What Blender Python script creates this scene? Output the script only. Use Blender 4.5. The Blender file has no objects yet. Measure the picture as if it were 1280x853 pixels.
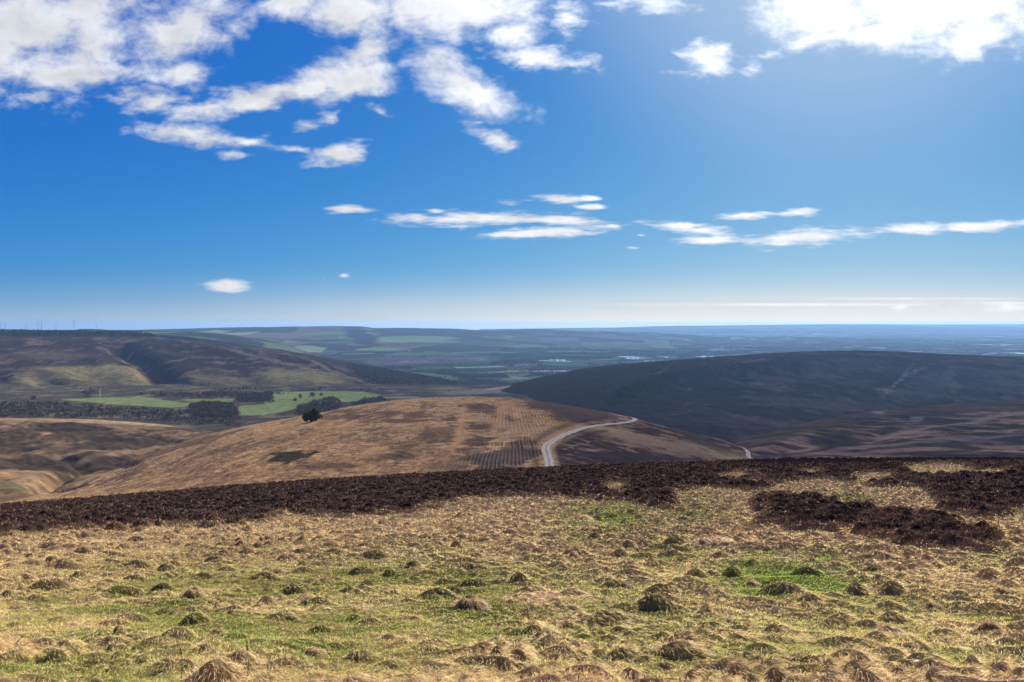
import bpy, math, random
import numpy as np

random.seed(7)
RNG = np.random.default_rng(11)
R = math.radians
scene = bpy.context.scene
COL = scene.collection

# ------------------------------------------------------------------ camera
PITCH = R(1.395)
CAM_Z = 1.65
FPX = 26.0 / 36.0 * 1280.0
cam_data = bpy.data.cameras.new('camera')
cam_data.lens = 26.0
cam_data.sensor_width = 36.0
cam_data.clip_start = 0.1
cam_data.clip_end = 400000.0
cam = bpy.data.objects.new('camera', cam_data)
cam.location = (0, 0, CAM_Z)
cam.rotation_euler = (R(90) - PITCH, 0, 0)
COL.objects.link(cam)
scene.camera = cam

# ------------------------------------------------------------------ exposure
scene.view_settings.view_transform = 'Standard'
scene.view_settings.look = 'None'
EXPOSURE = 1.6
scene.view_settings.exposure = EXPOSURE
scene.view_settings.gamma = 1.0
scene.view_settings.use_curve_mapping = False
scene.render.engine = 'CYCLES'
cy = scene.cycles
cy.use_denoising = True
cy.max_bounces = 5
cy.diffuse_bounces = 2
cy.glossy_bounces = 2
cy.transmission_bounces = 3
cy.volume_bounces = 0
cy.caustics_reflective = False
cy.caustics_refractive = False
cy.sample_clamp_indirect = 4.0

# ------------------------------------------------------------------ sun
SUN_AZ = R(25.0)        # to the right of straight ahead
SUN_EL = R(34.0)
sun_data = bpy.data.lights.new('sun', 'SUN')
sun_data.energy = 5.0
sun_data.angle = R(0.5)
sun_data.color = (1.0, 0.90, 0.74)
sun = bpy.data.objects.new('sun', sun_data)
sun.rotation_euler = (R(90) - SUN_EL, 0, math.pi - SUN_AZ)
COL.objects.link(sun)


# ------------------------------------------------------------------ view geometry helpers
def ray(px, py):
    u = (np.asarray(px, float) - 640.0) / FPX
    v = (426.5 - np.asarray(py, float)) / FPX
    dy = math.cos(PITCH) + v * math.sin(PITCH)
    dz = -math.sin(PITCH) + v * math.cos(PITCH)
    return u / dy, dz / dy          # x and z per metre of forward distance


def proj(x, y, z):
    """where a world point lies on the photograph (1280 wide)"""
    zz = z - CAM_Z
    d = y * math.cos(PITCH) - zz * math.sin(PITCH)
    h = y * math.sin(PITCH) + zz * math.cos(PITCH)
    return 640.0 + FPX * x / d, 426.5 - FPX * h / d


# ------------------------------------------------------------------ sky
def build_world():
    w = bpy.data.worlds.new('World')
    scene.world = w
    w.use_nodes = True
    nt = w.node_tree
    nt.nodes.clear()
    N = nt.nodes.new

    def L(a, b):
        nt.links.new(a, b)

    def math_(op, a, b=None, c=None, clamp=False):
        n = N('ShaderNodeMath')
        n.operation = op
        n.use_clamp = clamp
        for i, q in enumerate((a, b, c)):
            if q is None:
                continue
            if isinstance(q, (int, float)):
                n.inputs[i].default_value = q
            else:
                L(q, n.inputs[i])
        return n.outputs[0]

    def mixc(f, a, b):
        n = N('ShaderNodeMix')
        n.data_type = 'RGBA'
        for s, q in ((n.inputs[0], f), (n.inputs[6], a), (n.inputs[7], b)):
            if isinstance(q, (int, float)):
                s.default_value = q
            elif isinstance(q, tuple):
                s.default_value = (*q, 1.0)
            else:
                L(q, s)
        return n.outputs[2]

    def smooth(v, lo, hi):
        n = N('ShaderNodeMapRange')
        n.interpolation_type = 'SMOOTHSTEP'
        L(v, n.inputs[0])
        n.inputs[1].default_value = lo
        n.inputs[2].default_value = hi
        return n.outputs[0]

    sky = N('ShaderNodeTexSky')
    sky.sky_type = 'NISHITA'
    sky.sun_disc = False
    sky.sun_elevation = SUN_EL
    sky.sun_rotation = SUN_AZ
    sky.altitude = 1500.0
    sky.air_density = 0.8
    sky.dust_density = 2.0
    sky.ozone_density = 1.0
    # polarised, deep blue rendition of the sky: each channel through its own response curve
    SKY = 0.10
    ss = N('ShaderNodeSeparateColor')
    L(sky.outputs[0], ss.inputs[0])
    sc_ = N('ShaderNodeCombineColor')
    for ch, (gain, pw, top) in enumerate(((0.262, 1.62, 0.80), (0.466, 0.888, 0.84), (0.716, 0.303, 0.95))):
        v_ = math_('POWER', math_('MULTIPLY', ss.outputs[ch], SKY), pw)
        v_ = math_('MINIMUM', math_('MULTIPLY', v_, gain), top)
        L(math_('MULTIPLY', v_, 1.0 / SKY / 2 ** EXPOSURE), sc_.inputs[ch])
    skyc = sc_.outputs[0]

    tc = N('ShaderNodeTexCoord')
    sep = N('ShaderNodeSeparateXYZ')
    L(tc.outputs['Generated'], sep.inputs[0])
    yy = math_('MAXIMUM', sep.outputs[1], 0.08)
    u = math_('DIVIDE', sep.outputs[0], yy)
    v = math_('DIVIDE', sep.outputs[2], yy)
    front = smooth(sep.outputs[1], 0.1, 0.3)
    comb = N('ShaderNodeCombineXYZ')
    L(u, comb.inputs[0])
    L(v, comb.inputs[1])
    uv = comb.outputs[0]

    def noise(vec, scale, detail, rough, sx=1.0, sy=1.0, off=0.0, dist=0.0):
        m = N('ShaderNodeMapping')
        m.inputs['Location'].default_value = (off, off * 0.7, off * 1.3)
        m.inputs['Scale'].default_value = (sx, sy, 1)
        L(vec, m.inputs[0])
        n = N('ShaderNodeTexNoise')
        n.inputs['Scale'].default_value = scale
        n.inputs['Detail'].default_value = detail
        n.inputs['Roughness'].default_value = rough
        n.inputs['Distortion'].default_value = dist
        L(m.outputs[0], n.inputs['Vector'])
        return n

    def warp(vec, scale, amp, sy=1.0, off=0.0):
        n = noise(vec, scale, 3.0, 0.55, 1.0, sy, off)
        s = N('ShaderNodeVectorMath')
        s.operation = 'SUBTRACT'
        L(n.outputs['Color'], s.inputs[0])
        s.inputs[1].default_value = (0.5, 0.5, 0.5)
        m = N('ShaderNodeVectorMath')
        m.operation = 'MULTIPLY'
        L(s.outputs[0], m.inputs[0])
        m.inputs[1].default_value = (amp, amp / sy, 0)
        a = N('ShaderNodeVectorMath')
        a.operation = 'ADD'
        L(vec, a.inputs[0])
        L(m.outputs[0], a.inputs[1])
        return a.outputs[0]

    def blobs(vec, items):
        """1 in the heart of the nearest cloud, 0 on its outline, below 0 outside"""
        out = None
        for it in items:
            cx, cy_, rx, ry = it[:4]
            rot = it[4] if len(it) > 4 else 0.0
            gain = it[5] if len(it) > 5 else 1.0
            a, b = ray(cx, cy_)
            m = N('ShaderNodeMapping')
            m.vector_type = 'TEXTURE'
            m.inputs['Location'].default_value = (float(a), float(b), 0)
            m.inputs['Rotation'].default_value = (0, 0, R(rot))
            m.inputs['Scale'].default_value = (rx / FPX, ry / FPX, 1)
            L(vec, m.inputs[0])
            ln = N('ShaderNodeVectorMath')
            ln.operation = 'LENGTH'
            L(m.outputs[0], ln.inputs[0])
            d = math_('SUBTRACT', 1.0, ln.outputs['Value'])
            if gain != 1.0:
                d = math_('SUBTRACT', d, (1.0 - gain) * 0.75)
            out = d if out is None else math_('MAXIMUM', out, d)
        return math_('MAXIMUM', out, -1.5)

    # cloud groups: bearing/height of each cloud heart on the celestial sphere
    big = [(28, 34, 140, 76), (205, 40, 84, 56), (95, 10, 95, 42), (80, 92, 110, 20), (235, 90, 34, 20),
           (368, 0, 36, 28), (448, 14, 66, 38), (565, 10, 112, 42), (470, 66, 60, 26, 20), (640, 45, 34, 20),
           (445, 98, 62, 28, 12), (566, 96, 78, 30, -30),
           (1150, 14, 165, 50), (1235, 38, 80, 40), (1040, 0, 72, 30), (1105, 46, 55, 24)]
    mid = [(318, 124, 86, 17, 9), (400, 106, 56, 18, 20), (196, 130, 34, 15), (255, 134, 70, 16, 4), (236, 168, 72, 13, -6),
           (315, 178, 50, 9, -8, .5), (285, 193, 36, 8, 0, .4), (424, 193, 44, 13, 4), (384, 157, 24, 11, 0, .5),
           (676, 72, 60, 16, -6), (622, 174, 40, 11, -20), (706, 20, 22, 24), (815, 3, 50, 13), (770, 2, 30, 8, 0, .5),
           (480, 140, 26, 8, -20, .4), (410, 148, 24, 14, 0, .5), (372, 186, 40, 7, -12, .4),
           (888, 72, 34, 22), (938, 86, 22, 18, 0, .4), (1022, 48, 62, 11, 18), 
           
           (40, 118, 80, 16, 0, .35), (170, 118, 60, 16, 0, .3), (850, 90, 50, 12, 0, .2)]
    low = [(435, 262, 32, 5), (600, 272, 110, 10, 1), (690, 275, 70, 8, -3), (685, 290, 92, 8, 3), (700, 250, 36, 7),
           (640, 255, 26, 7, 0, .4), (735, 248, 14, 4), (740, 259, 20, 4), (545, 265, 24, 5, 0, .6), (765, 283, 16, 4, 0, .6),
           (845, 282, 42, 7, -3), (880, 289, 36, 7), (922, 270, 40, 5, 2), (1000, 266, 23, 7), (890, 301, 44, 6),
           (1010, 296, 82, 12, 4), (1135, 287, 60, 8, 2), (1225, 284, 56, 7, 1), (1300, 276, 30, 6, 3),
           (286, 357, 30, 10), (430, 345, 9, 4), (405, 348, 8, 3, 0, .4), (790, 310, 20, 3, 0, .3), (800, 294, 12, 3, 0, .3),
           (1258, 384, 34, 8), (1125, 385, 12, 5), (1175, 382, 16, 5), (1212, 386, 14, 4)]
    stra = [(1160, 373.5, 170, 2.0), (1000, 381, 300, 2.6), (1240, 379, 120, 2.4)]

    def density(vec):
        wa = warp(warp(vec, 5.0, 0.05, 1.4, 3.1), 18.0, 0.018, 1.3, 9.0)
        nA = noise(wa, 13.0, 9.0, 0.60, 1.0, 1.5, 1.7).outputs[0]
        dA = math_('MULTIPLY_ADD', nA, 3.1, -1.68)
        dA = math_('ADD', blobs(wa, big), dA)
        wb = warp(vec, 22.0, 0.016, 1.5, 5.0)
        nB = noise(wb, 26.0, 8.0, 0.58, 0.8, 1.7, 4.2).outputs[0]
        dB = math_('ADD', blobs(wb, mid), math_('MULTIPLY_ADD', nB, 3.0, -1.45))
        wc = warp(vec, 30.0, 0.010, 3.0, 7.0)
        nC = noise(wc, 34.0, 7.0, 0.58, 0.6, 3.2, 8.2).outputs[0]
        dC = math_('ADD', blobs(wc, low), math_('MULTIPLY_ADD', nC, 2.3, -1.12))
        return dA, dB, dC

    dA, dB, dC = density(uv)
    aA = math_('POWER', smooth(dA, -0.40, 0.8), 1.0)
    aB = smooth(dB, -0.25, 1.05)
    aC = smooth(dC, -0.15, 0.85)
    nS = noise(uv, 14.0, 5.0, 0.55, 0.5, 6.0, 2.0).outputs[0]
    dS = math_('ADD', blobs(uv, stra), math_('MULTIPLY_ADD', nS, 0.8, -0.4))
    aS = math_('MULTIPLY', smooth(dS, 0.0, 0.9), 0.85)
    alpha = math_('MAXIMUM', math_('MAXIMUM', aA, aB), math_('MAXIMUM', aC, aS))
    alpha = math_('MULTIPLY', alpha, front)

    # milky air low over the horizon
    veil = math_('POWER', math_('SUBTRACT', 1.0, smooth(v, -0.02, 0.100)), 2.0)
    hn = noise(uv, 5.0, 4.0, 0.5, 0.35, 9.0, 6.0).outputs[0]
    veil = math_('MULTIPLY', veil, math_('MULTIPLY_ADD', hn, 0.5, 0.62), clamp=True)
    tow = smooth(u, -0.75, 0.25)
    vcol = mixc(tow, (0.40, 0.56, 0.70), (0.93, 0.93, 0.86))
    sv = N('ShaderNodeVectorMath')
    sv.operation = 'SCALE'
    L(vcol, sv.inputs[0])
    sv.inputs[3].default_value = 1.0 / SKY / 2 ** EXPOSURE
    skyc = mixc(math_('MULTIPLY', veil, front), skyc, sv.outputs[0])

    # aureole round the sun
    sdir = (math.sin(SUN_AZ) * math.cos(SUN_EL), math.cos(SUN_AZ) * math.cos(SUN_EL), math.sin(SUN_EL))
    au = N('ShaderNodeVectorMath')
    au.operation = 'DOT_PRODUCT'
    L(tc.outputs['Generated'], au.inputs[0])
    au.inputs[1].default_value = sdir
    glow = math_('MULTIPLY', math_('POWER', smooth(au.outputs['Value'], 0.88, 1.0), 1.5), 0.30)
    gcol = 1.0 / SKY / 2 ** EXPOSURE
    skyc = mixc(glow, skyc, (0.93 * gcol, 0.96 * gcol, 1.0 * gcol))

    # thickness of the cloud: thick hearts are greyer than their thin bright rims
    offn = N('ShaderNodeVectorMath')
    offn.operation = 'ADD'
    L(uv, offn.inputs[0])
    offn.inputs[1].default_value = (0.012, 0.02, 0)
    wA2 = warp(warp(offn.outputs[0], 5.0, 0.05, 1.4, 3.1), 18.0, 0.018, 1.3, 9.0)
    nA2 = noise(wA2, 13.0, 6.0, 0.58, 1.0, 1.5, 1.7).outputs[0]
    nA1 = noise(warp(warp(uv, 5.0, 0.05, 1.4, 3.1), 18.0, 0.018, 1.3, 9.0), 13.0, 6.0, 0.58, 1.0, 1.5, 1.7).outputs[0]
    relief = math_('SUBTRACT', nA1, nA2)                     # lit towards the sun
    thick = smooth(dA, 0.25, 1.25)

    # angle from the sun: clouds near it are far brighter
    sd = (math.sin(SUN_AZ) * math.cos(SUN_EL), math.cos(SUN_AZ) * math.cos(SUN_EL), math.sin(SUN_EL))
    dt = N('ShaderNodeVectorMath')
    dt.operation = 'DOT_PRODUCT'
    L(tc.outputs['Generated'], dt.inputs[0])
    dt.inputs[1].default_value = sd
    near = smooth(dt.outputs['Value'], 0.80, 0.985)
    grey = math_('MULTIPLY', thick, math_('SUBTRACT', 1.0, smooth(dt.outputs['Value'], 0.72, 0.93)))
    ccol = mixc(grey, (0.93, 0.95, 0.99), (0.70, 0.72, 0.80))
    bright = math_('ADD', math_('MULTIPLY_ADD', near, 0.5, 0.96), math_('MULTIPLY', relief, 0.75))
    cm = N('ShaderNodeVectorMath')
    cm.operation = 'SCALE'
    L(ccol, cm.inputs[0])
    L(bright, cm.inputs[3])

    bg_sky = N('ShaderNodeBackground')
    L(skyc, bg_sky.inputs[0])
    bg_sky.inputs[1].default_value = SKY
    bg_cl = N('ShaderNodeBackground')
    L(cm.outputs[0], bg_cl.inputs[0])
    bg_cl.inputs[1].default_value = 0.92 / 2 ** EXPOSURE
    mx = N('ShaderNodeMixShader')
    L(alpha, mx.inputs[0])
    L(bg_sky.outputs[0], mx.inputs[1])
    L(bg_cl.outputs[0], mx.inputs[2])
    out = N('ShaderNodeOutputWorld')
    L(mx.outputs[0], out.inputs[0])
    w.cycles.sampling_method = 'MANUAL'
    w.cycles.sample_map_resolution = 512


build_world()


# ------------------------------------------------------------------ numpy noise
def perlin(x, y, seed=0):
    xi = np.floor(x).astype(np.int64)
    yi = np.floor(y).astype(np.int64)
    fx = x - xi
    fy = y - yi
    ux = fx * fx * fx * (fx * (fx * 6 - 15) + 10)
    uy = fy * fy * fy * (fy * (fy * 6 - 15) + 10)

    def g(ix, iy, dx, dy):
        h = (ix * 374761393 + iy * 668265263 + seed * 1442695041) & 0xFFFFFFFF
        h = ((h ^ (h >> 13)) * 1274126177) & 0xFFFFFFFF
        h = h ^ (h >> 16)
        a = (h & 0xFFFF) * (2 * math.pi / 65536.0)
        return np.cos(a) * dx + np.sin(a) * dy
    a = g(xi, yi, fx, fy)
    b = g(xi + 1, yi, fx - 1, fy)
    c = g(xi, yi + 1, fx, fy - 1)
    d = g(xi + 1, yi + 1, fx - 1, fy - 1)
    return (a + (b - a) * ux + ((c + (d - c) * ux) - (a + (b - a) * ux)) * uy) * 1.5


def fbm(x, y, scale, octv=4, seed=0, gain=0.5):
    s = np.zeros_like(x, dtype=float)
    amp, f = 1.0, 1.0 / scale
    for o in range(octv):
        s += amp * perlin(x * f, y * f, seed + o * 17)
        amp *= gain
        f *= 2.03
    return s


def ridged(x, y, scale, octv=3, seed=0):
    s = np.zeros_like(x, dtype=float)
    amp, f = 1.0, 1.0 / scale
    for o in range(octv):
        s += amp * (1 - 2 * np.abs(perlin(x * f, y * f, seed + o * 31)))
        amp *= 0.5
        f *= 2.1
    return s


def sstep(v, lo, hi):
    t = np.clip((v - lo) / (hi - lo), 0, 1)
    return t * t * (3 - 2 * t)


def pchip(V, n):
    """smooth monotone interpolation of rows V[K, m] to n rows"""
    K = V.shape[0]
    d = np.diff(V, axis=0)
    m = np.zeros_like(V)
    if K > 2:
        a, b = d[:-1], d[1:]
        same = (a * b) > 0
        with np.errstate(divide='ignore', invalid='ignore'):
            hm = 2 * a * b / (a + b)
        m[1:-1] = np.where(same, hm, 0)
    m[0], m[-1] = d[0], d[-1]
    t = np.linspace(0, K - 1, n)
    k = np.minimum(t.astype(int), K - 2)
    f = (t - k)[:, None]
    p0, p1, m0, m1 = V[k], V[k + 1], m[k], m[k + 1]
    f2, f3 = f * f, f * f * f
    return p0 * (2 * f3 - 3 * f2 + 1) + m0 * (f3 - 2 * f2 + f) + p1 * (-2 * f3 + 3 * f2) + m1 * (f3 - f2)


def smooth_interp(xq, xs, ys):
    """monotone cubic through uneven knots"""
    xs = np.asarray(xs, float)
    ys = np.asarray(ys, float)
    if len(xs) == 1:
        return np.full_like(xq, ys[0])
    h = np.diff(xs)
    d = np.diff(ys) / h
    m = np.zeros_like(ys)
    m[0], m[-1] = d[0], d[-1]
    for i in range(1, len(xs) - 1):
        if d[i - 1] * d[i] > 0:
            w1, w2 = 2 * h[i] + h[i - 1], h[i] + 2 * h[i - 1]
            m[i] = (w1 + w2) / (w1 / d[i - 1] + w2 / d[i])
    xq = np.clip(xq, xs[0], xs[-1])
    k = np.clip(np.searchsorted(xs, xq, side='right') - 1, 0, len(xs) - 2)
    f = (xq - xs[k]) / h[k]
    f2, f3 = f * f, f ** 3
    return ys[k] * (2 * f3 - 3 * f2 + 1) + m[k] * h[k] * (f3 - 2 * f2 + f) + ys[k + 1] * (-2 * f3 + 3 * f2) + m[k + 1] * h[k] * (f3 - f2)


def inpoly(px, py, poly):
    ins = np.zeros(px.shape, bool)
    n = len(poly)
    for i in range(n):
        x1, y1 = poly[i]
        x2, y2 = poly[(i + 1) % n]
        if y1 == y2:
            continue
        c = ((y1 > py) != (y2 > py)) & (px < (x2 - x1) * (py - y1) / (y2 - y1) + x1)
        ins ^= c
    return ins


def ell(px, py, cx, cy_, rx, ry, rot=0.0, edge=0.35, n=0.0):
    """soft patch, 1 inside"""
    a = R(rot)
    dx, dy = px - cx, py - cy_
    p = (dx * math.cos(a) + dy * math.sin(a)) / rx
    q = (-dx * math.sin(a) + dy * math.cos(a)) / ry
    return 1 - sstep(np.sqrt(p * p + q * q) + n, 1 - edge, 1 + edge)


# ------------------------------------------------------------------ object helpers
def tag(o, label=None, cat=None, group=None, kind=None):
    if label:
        o['label'] = label
    if cat:
        o['category'] = cat
    if group:
        o['group'] = group
    if kind:
        o['kind'] = kind
    return o


def link(name, me, mat=None, parent=None):
    o = bpy.data.objects.new(name, me)
    COL.objects.link(o)
    if mat is not None and me is not None:
        me.materials.append(mat)
    if parent is not None:
        o.parent = parent
    return o


def empty(name, loc, rz=0.0, sc=1.0):
    o = bpy.data.objects.new(name, None)
    COL.objects.link(o)
    o.location = loc
    o.rotation_euler = (0, 0, rz)
    o.scale = (sc, sc, sc)
    return o


def copy_tree(o, parent=None):
    c = o.copy()
    COL.objects.link(c)
    c.parent = parent
    for ch in [q for q in o.children]:
        copy_tree(ch, c)
    return c


def np_mesh(name, co, faces, col=None, smooth=True):
    """faces: list of int arrays (n,k)"""
    me = bpy.data.meshes.new(name)
    me.vertices.add(len(co))
    me.vertices.foreach_set('co', np.ascontiguousarray(co, np.float32).ravel())
    faces = [np.asarray(f, np.int32) for f in faces if len(f)]
    idx = np.concatenate([f.ravel() for f in faces])
    tot = np.concatenate([np.full(len(f), f.shape[1], np.int32) for f in faces])
    start = np.concatenate([[0], np.cumsum(tot)[:-1]]).astype(np.int32)
    me.loops.add(len(idx))
    me.loops.foreach_set('vertex_index', idx)
    me.polygons.add(len(tot))
    me.polygons.foreach_set('loop_start', start)
    me.polygons.foreach_set('loop_total', tot)
    me.polygons.foreach_set('use_smooth', np.full(len(tot), smooth, bool))
    if col is not None:
        at = me.attributes.new('Col', 'FLOAT_COLOR', 'POINT')
        c4 = np.ones((len(co), 4), np.float32)
        c4[:, :3] = col
        at.data.foreach_set('color', c4.ravel())
    me.update(calc_edges=True)
    return me


def grid_faces(nr, nc):
    i = np.arange(nr - 1)[:, None] * nc + np.arange(nc - 1)[None, :]
    return np.stack([i, i + 1, i + nc + 1, i + nc], -1).reshape(-1, 4)


# ------------------------------------------------------------------ materials
def mat_terrain(name, nscale=1.0, contrast=0.35, bump=0.0, bscale=1.0, spec=0.0):
    """surface colour from the terrain's own ground cover, broken up by fine noise"""
    m = bpy.data.materials.new(name)
    m.use_nodes = True
    nt = m.node_tree
    nt.nodes.clear()
    N = nt.nodes.new
    out = N('ShaderNodeOutputMaterial')
    bs = N('ShaderNodeBsdfDiffuse')
    bs.inputs['Roughness'].default_value = 1.0
    at = N('ShaderNodeAttribute')
    at.attribute_name = 'Col'
    geo = N('ShaderNodeNewGeometry')
    n1 = N('ShaderNodeTexNoise')
    n1.inputs['Scale'].default_value = nscale
    n1.inputs['Detail'].default_value = 6
    n1.inputs['Roughness'].default_value = 0.65
    nt.links.new(geo.outputs['Position'], n1.inputs['Vector'])
    mr = N('ShaderNodeMapRange')
    mr.inputs[1].default_value = 0.25
    mr.inputs[2].default_value = 0.75
    mr.inputs[3].default_value = 1 - contrast
    mr.inputs[4].default_value = 1 + contrast
    nt.links.new(n1.outputs[0], mr.inputs[0])
    vm = N('ShaderNodeVectorMath')
    vm.operation = 'SCALE'
    nt.links.new(at.outputs['Color'], vm.inputs[0])
    nt.links.new(mr.outputs[0], vm.inputs[3])
    nt.links.new(vm.outputs[0], bs.inputs['Color'])
    if bump > 0:
        n2 = N('ShaderNodeTexNoise')
        n2.inputs['Scale'].default_value = bscale
        n2.inputs['Detail'].default_value = 5
        nt.links.new(geo.outputs['Position'], n2.inputs['Vector'])
        b = N('ShaderNodeBump')
        b.inputs['Strength'].default_value = 1.0
        b.inputs['Distance'].default_value = bump
        nt.links.new(n2.outputs[0], b.inputs['Height'])
        nt.links.new(b.outputs[0], bs.inputs['Normal'])
    nt.links.new(bs.outputs[0], out.inputs[0])
    return m


def mat_blade(name, trans=0.4, gloss=0.03):
    m = bpy.data.materials.new(name)
    m.use_nodes = True
    nt = m.node_tree
    nt.nodes.clear()
    N = nt.nodes.new
    out = N('ShaderNodeOutputMaterial')
    at = N('ShaderNodeAttribute')
    at.attribute_name = 'Col'
    d = N('ShaderNodeBsdfDiffuse')
    t = N('ShaderNodeBsdfTranslucent')
    nt.links.new(at.outputs['Color'], d.inputs['Color'])
    nt.links.new(at.outputs['Color'], t.inputs['Color'])
    mx = N('ShaderNodeMixShader')
    mx.inputs[0].default_value = trans
    nt.links.new(d.outputs[0], mx.inputs[1])
    nt.links.new(t.outputs[0], mx.inputs[2])
    g = N('ShaderNodeBsdfGlossy')
    g.inputs['Roughness'].default_value = 0.45
    g.inputs['Color'].default_value = (0.8, 0.8, 0.75, 1)
    m2 = N('ShaderNodeMixShader')
    m2.inputs[0].default_value = gloss
    nt.links.new(mx.outputs[0], m2.inputs[1])
    nt.links.new(g.outputs[0], m2.inputs[2])
    nt.links.new(m2.outputs[0], out.inputs[0])
    return m


def mat_plain(name, col, rough=0.8, nscale=0.5, contrast=0.2, metal=0.0):
    m = bpy.data.materials.new(name)
    m.use_nodes = True
    nt = m.node_tree
    bs = nt.nodes['Principled BSDF']
    bs.inputs['Roughness'].default_value = rough
    bs.inputs['Metallic'].default_value = metal
    geo = nt.nodes.new('ShaderNodeNewGeometry')
    n1 = nt.nodes.new('ShaderNodeTexNoise')
    n1.inputs['Scale'].default_value = nscale
    n1.inputs['Detail'].default_value = 5
    nt.links.new(geo.outputs['Position'], n1.inputs['Vector'])
    cr = nt.nodes.new('ShaderNodeMix')
    cr.data_type = 'RGBA'
    cr.inputs[6].default_value = (*[c * (1 - contrast) for c in col], 1)
    cr.inputs[7].default_value = (*[min(1, c * (1 + contrast)) for c in col], 1)
    nt.links.new(n1.outputs[0], cr.inputs[0])
    nt.links.new(cr.outputs[2], bs.inputs['Base Color'])
    return m


M_FORE = mat_terrain('moor_soil', 9.0, 0.35)
M_HILL = mat_terrain('moor_hill', 0.06, 0.50, 0.5, 0.5)
M_MIDHILL = mat_terrain('rough_pasture', 0.7, 0.38, 0.35, 1.1)
M_FAR = mat_terrain('farmland', 0.006, 0.25)
M_GRASS = mat_blade('grass_blades', 0.40, 0.03)
M_HEATHER = mat_blade('heather_sprigs', 0.15, 0.01)
M_TREE = mat_blade('tree_foliage', 0.10, 0.0)
M_BARK = mat_plain('bark', (0.07, 0.055, 0.045), 0.9, 2.0)
M_WHITE = mat_plain('white_paint', (0.78, 0.78, 0.76), 0.6)
M_STEEL = mat_plain('galvanised_steel', (0.38, 0.39, 0.40), 0.5, 0.5, 0.1, 0.3)
M_STONE = mat_plain('rendered_wall', (0.75, 0.73, 0.68), 0.8)
M_SLATE = mat_plain('roof_slate', (0.16, 0.16, 0.18), 0.6)
M_GLASS = mat_plain('window_glass', (0.03, 0.035, 0.04), 0.15)


# ------------------------------------------------------------------ terrain loft
class Loft:
    """a stretch of land: rows of surveyed points (bearing, depression, distance), near to far"""

    def __init__(self, rows, px0, px1, nc, nr, us=None):
        self.u = np.linspace((px0 - 640) / FPX, (px1 - 640) / FPX, nc) if us is None else us
        nc = len(self.u)
        pxs = 640 + FPX * self.u
        D, Z = [], []
        for r in rows:
            xs = [p[0] for p in r]
            py = smooth_interp(pxs, xs, [p[1] for p in r])
            d = smooth_interp(pxs, xs, [p[2] for p in r])
            _, s = ray(pxs, py)
            if len(r[0]) > 3:                       # a height given outright
                z = smooth_interp(pxs, xs, [p[3] for p in r])
            else:
                z = CAM_Z + s * d
            D.append(d)
            Z.append(z)
        self.D = pchip(np.array(D), nr)
        self.z = pchip(np.array(Z), nr)
        self.nr, self.nc = nr, nc
        self.x = self.D * self.u[None, :]
        self.y = self.D
        self.px, self.py = proj(self.x, self.y, self.z)

    def build(self, name, mat, col, label, cat):
        co = np.stack([self.x, self.y, self.z], -1).reshape(-1, 3)
        me = np_mesh(name, co, [grid_faces(self.nr, self.nc)], np.clip(col, 0.003, 0.9).reshape(-1, 3))
        o = link(name, me, mat)
        tag(o, label, cat, kind='structure')
        return o

    def height(self, x, y):
        x = np.atleast_1d(np.asarray(x, float))
        y = np.atleast_1d(np.asarray(y, float))
        f = np.clip(np.interp(x / y, self.u, np.arange(self.nc)), 0, self.nc - 1.001)
        i = f.astype(int)
        t = f - i
        out = np.empty_like(x)
        for k in range(len(x)):
            a = np.interp(y[k], self.D[:, i[k]], self.z[:, i[k]])
            b = np.interp(y[k], self.D[:, i[k] + 1], self.z[:, i[k] + 1])
            out[k] = a + (b - a) * t[k]
        return out

    def find(self, px, py):
        """point of the land seen at a surveyed bearing and depression (nearest front-facing)"""
        c = int(np.argmin(np.abs(self.u - (px - 640) / FPX)))
        colpy = self.py[:, c]
        ok = np.where((colpy[:-1] >= py) & (colpy[1:] < py))[0]
        if len(ok) == 0:
            k = int(np.argmin(np.abs(colpy - py)))
            return self.x[k, c], self.y[k, c], self.z[k, c]
        k = ok[0]
        t = (colpy[k] - py) / max(1e-9, colpy[k] - colpy[k + 1])
        D = self.D[k, c] + (self.D[k + 1, c] - self.D[k, c]) * t
        return D * self.u[c], D, self.z[k, c] + (self.z[k + 1, c] - self.z[k, c]) * t


def mixcol(base, col, m):
    return base + (np.asarray(col, float) - base) * m[..., None]


STRAW = (0.40, 0.27, 0.14)
PALE = (0.50, 0.38, 0.22)
BROWN = (0.16, 0.10, 0.06)
DARKH = (0.045, 0.032, 0.030)
GREEN = (0.10, 0.17, 0.045)

# ---- farmland plain, to the far horizon --------------------------------------
PLAIN_Z = -334.0
PONDS = [(695, 451, 17, 1.6), (793, 447.2, 17, 2.0), (836, 447.0, 12, 1.3), (884, 446.2, 12, 1.0), (900, 448.2, 18, 1.6),
         (1240, 431.5, 10, .9), (1262, 431.0, 6, .8), (1276, 442.0, 13, 1.2), (955, 440.5, 9, .7)]


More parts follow.
